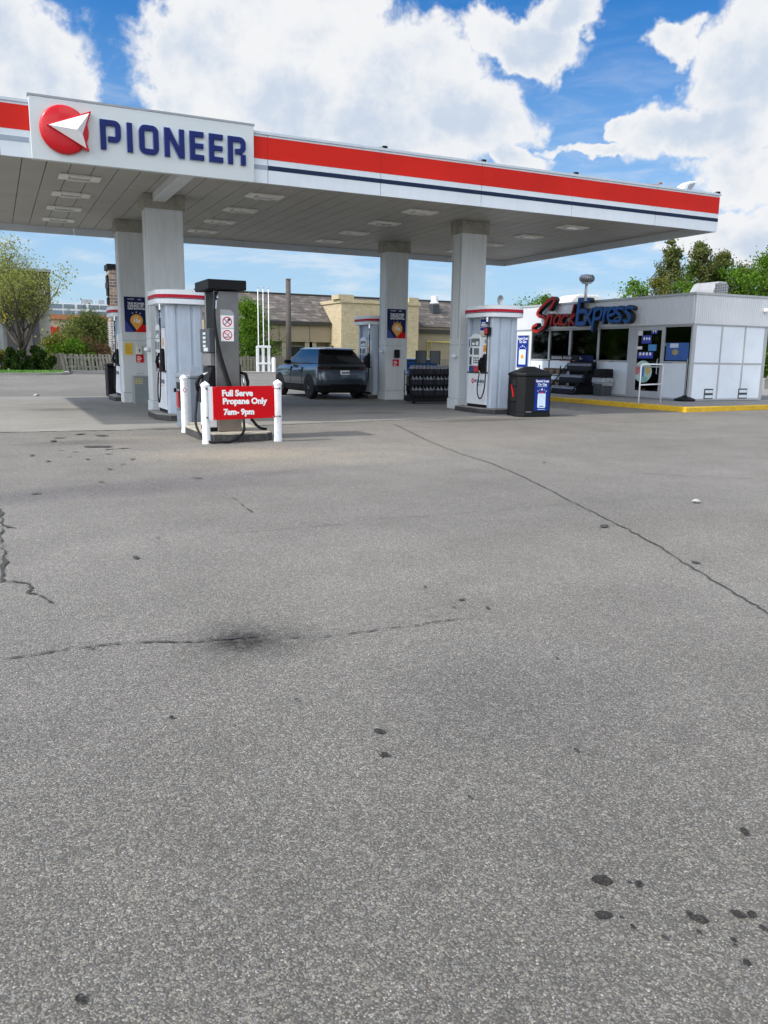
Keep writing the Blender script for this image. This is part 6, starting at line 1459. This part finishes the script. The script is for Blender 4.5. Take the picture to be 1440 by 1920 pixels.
def clump_crown(lm_, prof, h, r, n, ls, rr, clumps=60, tight=.28, z0=.0, lean=0):
    cs = []
    for k in range(clumps):
        t = rr.random(); rad = r*prof(t); a = rr.uniform(0, 2*pi); q_ = rr.random()**.5*rr.uniform(.7, 1.28); cs.append((Vector((cos(a)*rad*q_, sin(a)*rad*q_, z0+t*(h-z0))), max(.18, tight*r*rr.uniform(.5, 1.3)*(0.45+prof(t)*.6))))
    for k in range(n):
        c, s_ = cs[rr.randrange(len(cs))]; v = Vector((rr.gauss(0, 1), rr.gauss(0, 1), rr.gauss(0, .75))); v = v.normalized()*(rr.random()**.45)*s_*1.5; p = c+v*(1 if rr.random() < .85 else 1.7)
        if p.z > .05: leaf(lm_, p, ls, rr)
def crown_tree(name, lab, cat, loc, h, r, lm, seed, n, ls, prof, clumps=60, tight=.28, z0=0, group=None, trunk=True):
    rr = random.Random(seed); e = empty(name, loc, 0, lab, cat, group)
    if trunk:
        tm = MB(); tm.tube([(0, 0, 0), (.03, 0, h*.5), (0, .02, h*.93)], [.05+h*.016, .03+h*.009, .02], 8)
        for k in range(14):
            a = rr.uniform(0, 6.28); z = h*rr.uniform(.15, .85); L = r*prof(max(0, (z-z0)/(h-z0)))*.8; tm.tube([(0, 0, z), (cos(a)*L*.5, sin(a)*L*.5, z+L*.15), (cos(a)*L, sin(a)*L, z+L*.4)], [.05, .03, .012], 4)
        tm.build('trunk', M_BARK, e)
    lm_ = MB(); clump_crown(lm_, prof, h, r, n, ls, rr, clumps, tight, z0); lm_.build('crown', lm, e); return e
cone = lambda t: max(.06, (1-t)**.75)*(.55+.45*min(1, t*6+.3)); ball = lambda t: max(.1, math.sqrt(max(0, 1-(2*t-1)**2))); dome = lambda t: max(.12, math.sqrt(max(0, 1-t*t)))
def topz(px, py, Y): return on_y(px, py, Y).z

# left: the big spring tree on the lawn
b_ = gp(44, 699); Yt = b_.y+.5; b_ = on_y(44, 690, Yt)
branch_tree('spring_tree', 'tall open spring tree with sparse yellow green leaves on the lawn at left', 'tree', (b_.x, Yt, .1), topz(40, 433, Yt), 4.9, LF_SPRING, 11, 10500, .072, .62, trunk_r=.26, start=.2, multi=7)
def hedge(px0, px1, py, Y, d, lab, lm, seed, n=9000, name='hedge'):
    rr = random.Random(seed); x0, x1 = q(px0, 680, Y).x, q(px1, 680, Y).x; z = topz((px0+px1)/2, py, Y); e = empty(name, ((x0+x1)/2, Y, .1), 0, lab, 'hedge'); lm_ = MB(); cs = []
    for k in range(int((x1-x0)*16)): cs.append((Vector((rr.uniform(x0, x1)-(x0+x1)/2, rr.uniform(-d, d), rr.uniform(.15, z*.92))), rr.uniform(.14, .36)))
    for k in range(n):
        c, s_ = cs[rr.randrange(len(cs))]; v = Vector((rr.gauss(0, 1), rr.gauss(0, 1), rr.gauss(0, 1))).normalized()*rr.random()**.4*s_; p = c+v
        if p.z > 0: leaf(lm_, p, .08, rr)
    lm_.build('foliage', lm, e); st = MB()
    for k in range(10): x = rr.uniform(x0, x1)-(x0+x1)/2; st.tube([(x, 0, 0), (x+.1, 0, z*.6)], [.04, .02], 5)
    st.build('stems', M_BARK, e)
hedge(12, 98, 655, 59.2, .9, 'dark clipped hedge under the spring tree', LF_DARK, 31, 13000)
hedge(-30, 10, 662, 59.5, .8, 'pale olive low hedge at the left frame edge', LF_OLIVE, 32, 4000)
def bush(px, pyt, Y, r, lm, lab, seed, n=3000, ls=.09, name='bush', prof=dome, clumps=24, pyb=None):
    b = q(px, 690, Y); z0_ = .1; return crown_tree(name, lab, 'bush' if name == 'bush' else 'tree', (b.x, Y, z0_), topz(px, pyt, Y)-.1, r, lm, seed, n, ls, prof, clumps, .34, .1, None, True)
bush(140, 642, 64.5, 1.5, LF_GREEN, 'bright green bush rising behind the leaning fence', 41, 4500)
bush(110, 636, 65.5, 1.7, LF_OLIVE, 'olive shrub between the hedge and the bright green bush', 42, 3000)
bush(168, 636, 65.2, 1.5, LF_BROWN, 'brown twiggy shrub right of the bright green bush', 43, 2600, .06)
bush(196, 650, 65.0, 1.2, LF_BROWN, 'low reddish brown shrub near the back left pump', 44, 1500, .06)
bush(178, 598, 72.0, 2.5, LF_CON, 'dark green dense tree behind the leaning fence', 45, 12000, .10, 'dense_tree', ball, 50)
bush(140, 606, 78.0, 2.2, LF_SPRING, 'yellow green tree just left of the dark dense tree', 46, 5000, .10, 'young_tree', ball, 40)
bush(470, 568, 66.0, 2.35, LF_GREEN, 'leafy bright green tree behind the flagpoles against the shingled roof', 47, 12000, .095, 'leafy_tree', lambda t: max(.15, (1-t)**.5)*(.85+.15*t), 60)
# the tree line carries on to the left, out of the frame; the shop windows mirror it
for k_, (tx_, ty_, th_, tr_) in enumerate(((-8, 64, 7.5, 3.2), (-16, 68, 8.5, 3.6), (-26, 74, 8.0, 3.6), (-37, 84, 9.5, 4.2), (-50, 92, 10.0, 4.6), (-64, 100, 11.0, 5.0))):
    crown_tree('dense_tree', 'dense dark tree of the line running on to the left beyond the lawn', 'tree', (tx_, ty_, .1), th_, tr_, (LF_DARK, LF_GREEN, LF_CON)[k_ % 3], 80+k_, 3500, .26, ball, 50, .3, .3, 'tree line beyond the lawn')
# behind the shop
def right_tree(px, pyt, Y, r, lm, lab, seed, n, ls, prof, nm, clumps, tight=.28):
    b = q(px, 640, Y); return crown_tree(nm, lab, 'tree', (b.x, Y, 0), topz(px, pyt, Y), r, lm, seed, n, ls, prof, clumps, tight, .6)
right_tree(1247, 450, 42, 2.3, LF_CON, 'narrow pointed cedar behind the shop, leftmost of the tall ones', 51, 15000, .08, cone, 'cedar_tree', 150, .18)
right_tree(1302, 456, 43, 2.5, LF_CON, 'tall rounded cedar behind the roof air conditioner', 52, 16000, .08, lambda t: max(.08, (1-t)**.6)*1.05, 'cedar_tree', 150, .18)
right_tree(1343, 473, 43, 2.2, LF_CON, 'shorter bronze tinged cedar right of the roof air conditioner', 53, 14000, .08, lambda t: max(.08, (1-t)**.55)*1.05, 'cedar_tree', 140, .18)
right_tree(1432, 440, 44, 1.3, LF_CON, 'thin cedar spire rising behind the dark green tree at the right edge', 54, 9000, .08, cone, 'cedar_tree', 80, .25)
right_tree(1375, 498, 46, 2.4, LF_CON, 'low cedar in the gap left of the dark green tree', 58, 8000, .08, lambda t: max(.1, (1-t)**.5), 'cedar_tree', 60)
right_tree(1425, 484, 39, 2.3, LF_GREEN, 'dense dark green tree at the right edge above the shop roof', 55, 17000, .085, ball, 'broadleaf_tree', 80, .26)
right_tree(1180, 530, 40, 1.6, LF_GREEN, 'light green maple top over the shop roof, left of the cedars', 56, 6500, .085, ball, 'maple_tree', 40)
right_tree(1222, 525, 41, 1.7, LF_OLIVE, 'olive shrubby tree over the shop roof below the pointed cedar', 57, 6500, .08, ball, 'maple_tree', 40)
right_tree(1268, 525, 40, 1.4, LF_GREEN, 'green tree between the pointed and rounded cedars', 59, 6500, .08, ball, 'maple_tree', 40)
right_tree(1008, 555, 62, 1.9, LF_GREEN, 'bright green treetop showing left of the shop sign', 60, 7000, .10, ball, 'maple_tree', 40)
right_tree(1395, 500, 41, 2.0, LF_CON, 'broad cedar just left of the dark green tree', 63, 12000, .08, dome, 'cedar_tree', 90, .2)
right_tree(1285, 500, 44, 2.2, LF_GREEN, 'leafy green tree low between the cedars', 64, 9000, .085, ball, 'maple_tree', 70, .22)
right_tree(1352, 505, 42, 2.2, LF_GREEN, 'leafy green tree low behind the air conditioner', 65, 9000, .085, ball, 'maple_tree', 70, .22)
right_tree(1440, 500, 45, 2.2, LF_DARK, 'darkest green tree cut by the right frame edge', 66, 9000, .085, dome, 'broadleaf_tree', 70, .22)
right_tree(1320, 500, 47, 2.6, LF_CON, 'thick cedar filling the row behind the others', 62, 8000, .08, dome, 'cedar_tree', 60)

# ================================================================== FAR LEFT BUILDINGS
M_OFFW = mat('office_white', (.72, .74, .74), .6, var=.03); M_OFFG = mat('office_glass', (.16, .21, .25), .15)
Y = 150; e = empty('office_building', label='far white office block with rows of blue grey windows', cat='building')
xa, xb = q(60, 600, Y).x, q(280, 600, Y).x; zt = topz(180, 570, Y); 
MB().box(xa, Y, 0, xb, Y+20, zt).build('wall', M_OFFW, e); mb = MB(); nwin = 0
for (p0, p1) in ((572.5, 580), (584, 592), (595.5, 602.5)):
    z1_, z0_ = topz(180, p0, Y), topz(180, p1, Y)
    for (u0, u1) in ((88, 118), (121, 141), (146, 163), (167, 187), (189, 208), (212, 240)):
        MB().box(q(u0, 600, Y).x, Y-.15, z0_, q(u1, 600, Y).x, Y-.01, z1_).build('window', M_OFFG, e)
mb = MB()
for u in (160, 171, 193): x = q(u, 570, Y).x; mb.box(x-.5, Y+2, zt+.001, x+.5, Y+3, zt+.8)
mb.build('roof_vent', M_MGREY, e); seat(e, ((xa+xb)/2, Y, 0))
# shopping strip with coloured signs
Y = 112; e = empty('retail_building', label='far low shopping strip with orange band and red, blue and yellow signs', cat='building')
xa, xb = q(50, 600, Y).x, q(290, 600, Y).x; z1_ = topz(150, 600, Y)
MB().box(xa, Y, 0, xb, Y+20, z1_).build('wall', mat('strip_tan', (.42, .36, .26), .8), e)
MB().box(xa-.2, Y-.3, z1_+.001, xb+.2, Y+19, topz(150, 591, Y)).build('brick_band', mat('orange_brick', (.40, .17, .07), .85, var=.15, vs=2), e)
MB().box(xa, Y-.4, topz(130, 638, Y), q(150, 630, Y).x, Y-.05, topz(130, 631, Y)).build('awning', mat('cream_awning', (.5, .42, .28), .7), e)
MB().box(q(100, 640, Y).x, Y-.25, 0, q(128, 640, Y).x, Y-.06, topz(115, 639, Y)).build('shopfront', M_DKWIN, e)
mb = MB()
for k in range(5): x = q(82+k*6, 620, Y).x; mb.box(x, Y-.5, topz(95, 626, Y), x+.32*1.0, Y-.2, topz(95, 612, Y)-.1*(k % 2))
mb.build('red_sign', M_SIGNR, e)
def far_text(t, px, py, s, Y, m, parent): p = on_y(px, py, Y); return text(t, s, (p.x, p.y-.05, p.z), '-y', m, parent, depth=.05)
MB().box(q(122.5, 620, Y).x, Y-.5, topz(128, 629, Y), q(133.5, 620, Y).x, Y-.2, topz(128, 613, Y)).build('blue_sign', M_PBLUE, e); MB().box(q(146, 620, Y).x, Y-.5, topz(149, 631, Y), q(153, 620, Y).x, Y-.2, topz(149, 617, Y)).build('yellow_sign', M_YEL, e)
seat(e, ((xa+xb)/2, Y, 0))
# dark restaurant with tower box
Y = 84; e = empty('restaurant_building', label='dark boxy restaurant with white letters high on its tower, behind the spring tree', cat='building')
xa, xb = q(-60, 600, Y).x, q(98, 600, Y).x; zt, zb_ = topz(50, 508, Y), topz(50, 566, Y); M_DKB = mat('dark_brown_panel', (.055, .05, .036), .8)
MB().box(xa, Y, zb_, xb, Y+8, zt).build('tower_box', M_DKB, e); mb = MB(); mb.box(xa-.15, Y-.15, zt+.001, xb+.15, Y+8.1, zt+.25); mb.build('coping', M_MGREY, e)
mb = MB()
for (u0, u1) in ((14, 38), (63, 76), (-50, -30)): mb.box(q(u0, 640, Y).x, Y+.3, 0, q(u1, 640, Y).x, Y+2, zb_-.001)
mb.build('column', mat('dark_grey_column', (.06, .062, .065), .8), e)
MB().box(xa, Y+3, 0, xb, Y+8, zb_-.002).build('wall', mat('pale_render', (.50, .49, .46), .8), e)
MB().box(q(30, 560, Y).x, Y-.06, topz(50, 552, Y), q(86, 560, Y).x, Y-.01, topz(50, 530, Y)).build('sign_board', mat('sign_board_dark', (.03, .03, .026), .7), e)
far_text('MALO', 48, 551, .62, Y-.1, M_TXTW, e); far_text('C', 36, 540, 1.0, Y-.1, M_TXTW, e)
seat(e, ((xa+xb)/2, Y, 0))
# stone sign pylon
Y = 64; e = empty('stone_pylon', label='tall rubble stone pylon with black cap beside the back left column', cat='pylon')
xa, xb = q(206.5, 560, Y).x, q(232, 560, Y).x; zt = topz(210, 505, Y)
MB().box(xa, Y, 0, xb, Y+1.6, zt).build('stone_shaft', M_STONE, e); MB().box(xa-.12, Y-.12, zt+.001, xb+.12, Y+1.7, topz(210, 495, Y)).build('cap', M_BLACK, e)
MB().box(q(203.5, 560, Y).x, Y+.2, topz(204, 553, Y), xa-.001, Y+1.2, topz(204, 515, Y)).build('sign_panel', M_BLACK, e); MB().box(q(200, 560, Y).x, Y+.1, topz(200, 540, Y), q(203.4, 540, Y).x, Y+.6, topz(200, 530, Y)).build('lamp', M_DGREY, e)
MB().box(q(203.5, 560, Y).x, Y+.2, topz(204, 570, Y), xa-.001, Y+1.2, topz(204, 557, Y)).build('sign_panel', M_BLACK, e)
seat(e, ((xa+xb)/2, Y, 0))
# string of pale pennants
for i, (u, lab) in enumerate(((205, 'left string of pale pennants hanging by the stone pylon'), (213.5, 'right string of pale pennants hanging by the stone pylon'))):
    Y = 62.8; a_, b_ = topz(u, 604, Y), topz(u, 650, Y); x = q(u, 620, Y).x; mb = MB(); n_ = 11
    for k in range(n_): z = a_+(b_-a_)*k/n_; mb.add([(x-.14, Y, z), (x+.14, Y, z-.03), (x+.0, Y+.03, z-.17), (x-.14, Y+.03, z+.0), (x+.14, Y+.03, z-.03), (x, Y+.05, z-.17)], [(0, 2, 1), (3, 4, 5), (0, 1, 4, 3), (1, 2, 5, 4), (2, 0, 3, 5)])
    mb.tube([(x, Y+.04, a_), (x, Y+.04, b_)], .01, 4); o = mb.build('pennant_string', M_TXTW); tag(o, lab, 'pennants', 'pennant strings'); seat_mesh(o, (x, Y, b_))
# far vehicles glimpsed over the hedge and fence
def far_car(px, Y, rz, col, nm, lab):
    c = copy_tree(sed); c.location = (q(px, 660, Y).x, Y, 0); c.rotation_euler.z = rz; c['label'] = lab
    pm = cpaint('car_paint_'+nm, col)
    for ch in c.children:
        if ch.name.split('.')[0] in ('body', 'roof'): ch.data = ch.data.copy(); ch.data.materials.clear(); ch.data.materials.append(pm)
far_car(120, 96, pi/2, (.55, .56, .57), 'silver', 'silver car far behind the bright green bush'); far_car(192, 90, pi/2-.3, (.45, .05, .03), 'red', 'red car far off beside the brown shrub'); far_car(208, 84, -pi/2, (.60, .62, .64), 'white', 'white car far off beside the back left pump')
Y = 88; e = empty('delivery_truck', label='yellow truck with white box at the left frame edge', cat='truck')
x0 = q(-60, 650, Y).x; x1 = q(12, 650, Y).x; zt = topz(5, 632, Y)
MB().box(x0, Y, .9, x1-1.0, Y+2.2, zt).build('box', M_WHITE, e, bevel=.05); MB().extr([(x1-.95, .6), (x1+.6, .6), (x1+.6, 1.25), (x1+.2, 1.5), (x1-.3, 2.3), (x1-.95, 2.3)], 'y', Y+.1, Y+2.1).build('cab', M_YEL, e, bevel=.06)
for xx in (x0+1.5, x1-.2): MB().tube([(xx, Y-.05, .45), (xx, Y+.25, .45)], .45, 16).build('wheel', M_RUBBER, e)
seat(e, (x0/2+x1/2, Y+1, 0))
e = empty('yellow_sign', label='yellow double hump of a sign on a post at the left frame edge', cat='sign'); Y = 75; mb = MB()
for u in (-4, 6): x = q(u, 600, Y).x; r1 = .55; mb.extr([(x+r1*cos(radians(a_))*.8, topz(5, 601, Y)+1.2*r1*sin(radians(a_))*1.3) for a_ in range(0, 181, 20)], 'y', Y, Y+.2)
mb.build('face', M_YEL, e); MB().box(q(1, 600, Y).x-.12, Y+.21, 0, q(1, 600, Y).x+.12, Y+.4, topz(5, 600, Y)).build('post', M_MGREY, e); seat(e, (q(1, 600, Y).x, Y, 0))
# low wall and red post at the right edge behind the shop
Yr = 30; e = empty('low_wall', label='low pale block wall at the right frame edge behind the shop', cat='wall'); x = on_y(1431, 740, Yr).x
mb = MB(); mb.box(x, Yr, 0, x+12, Yr+.3, on_y(1436, 712, Yr).z); mb.build('blocks', M_CONC, e); MB().box(x-.02, Yr-.03, on_y(1436, 712, Yr).z+.001, x+12, Yr+.33, on_y(1436, 709, Yr).z).build('coping', M_CONC, e); seat(e, (x+6, Yr, 0))
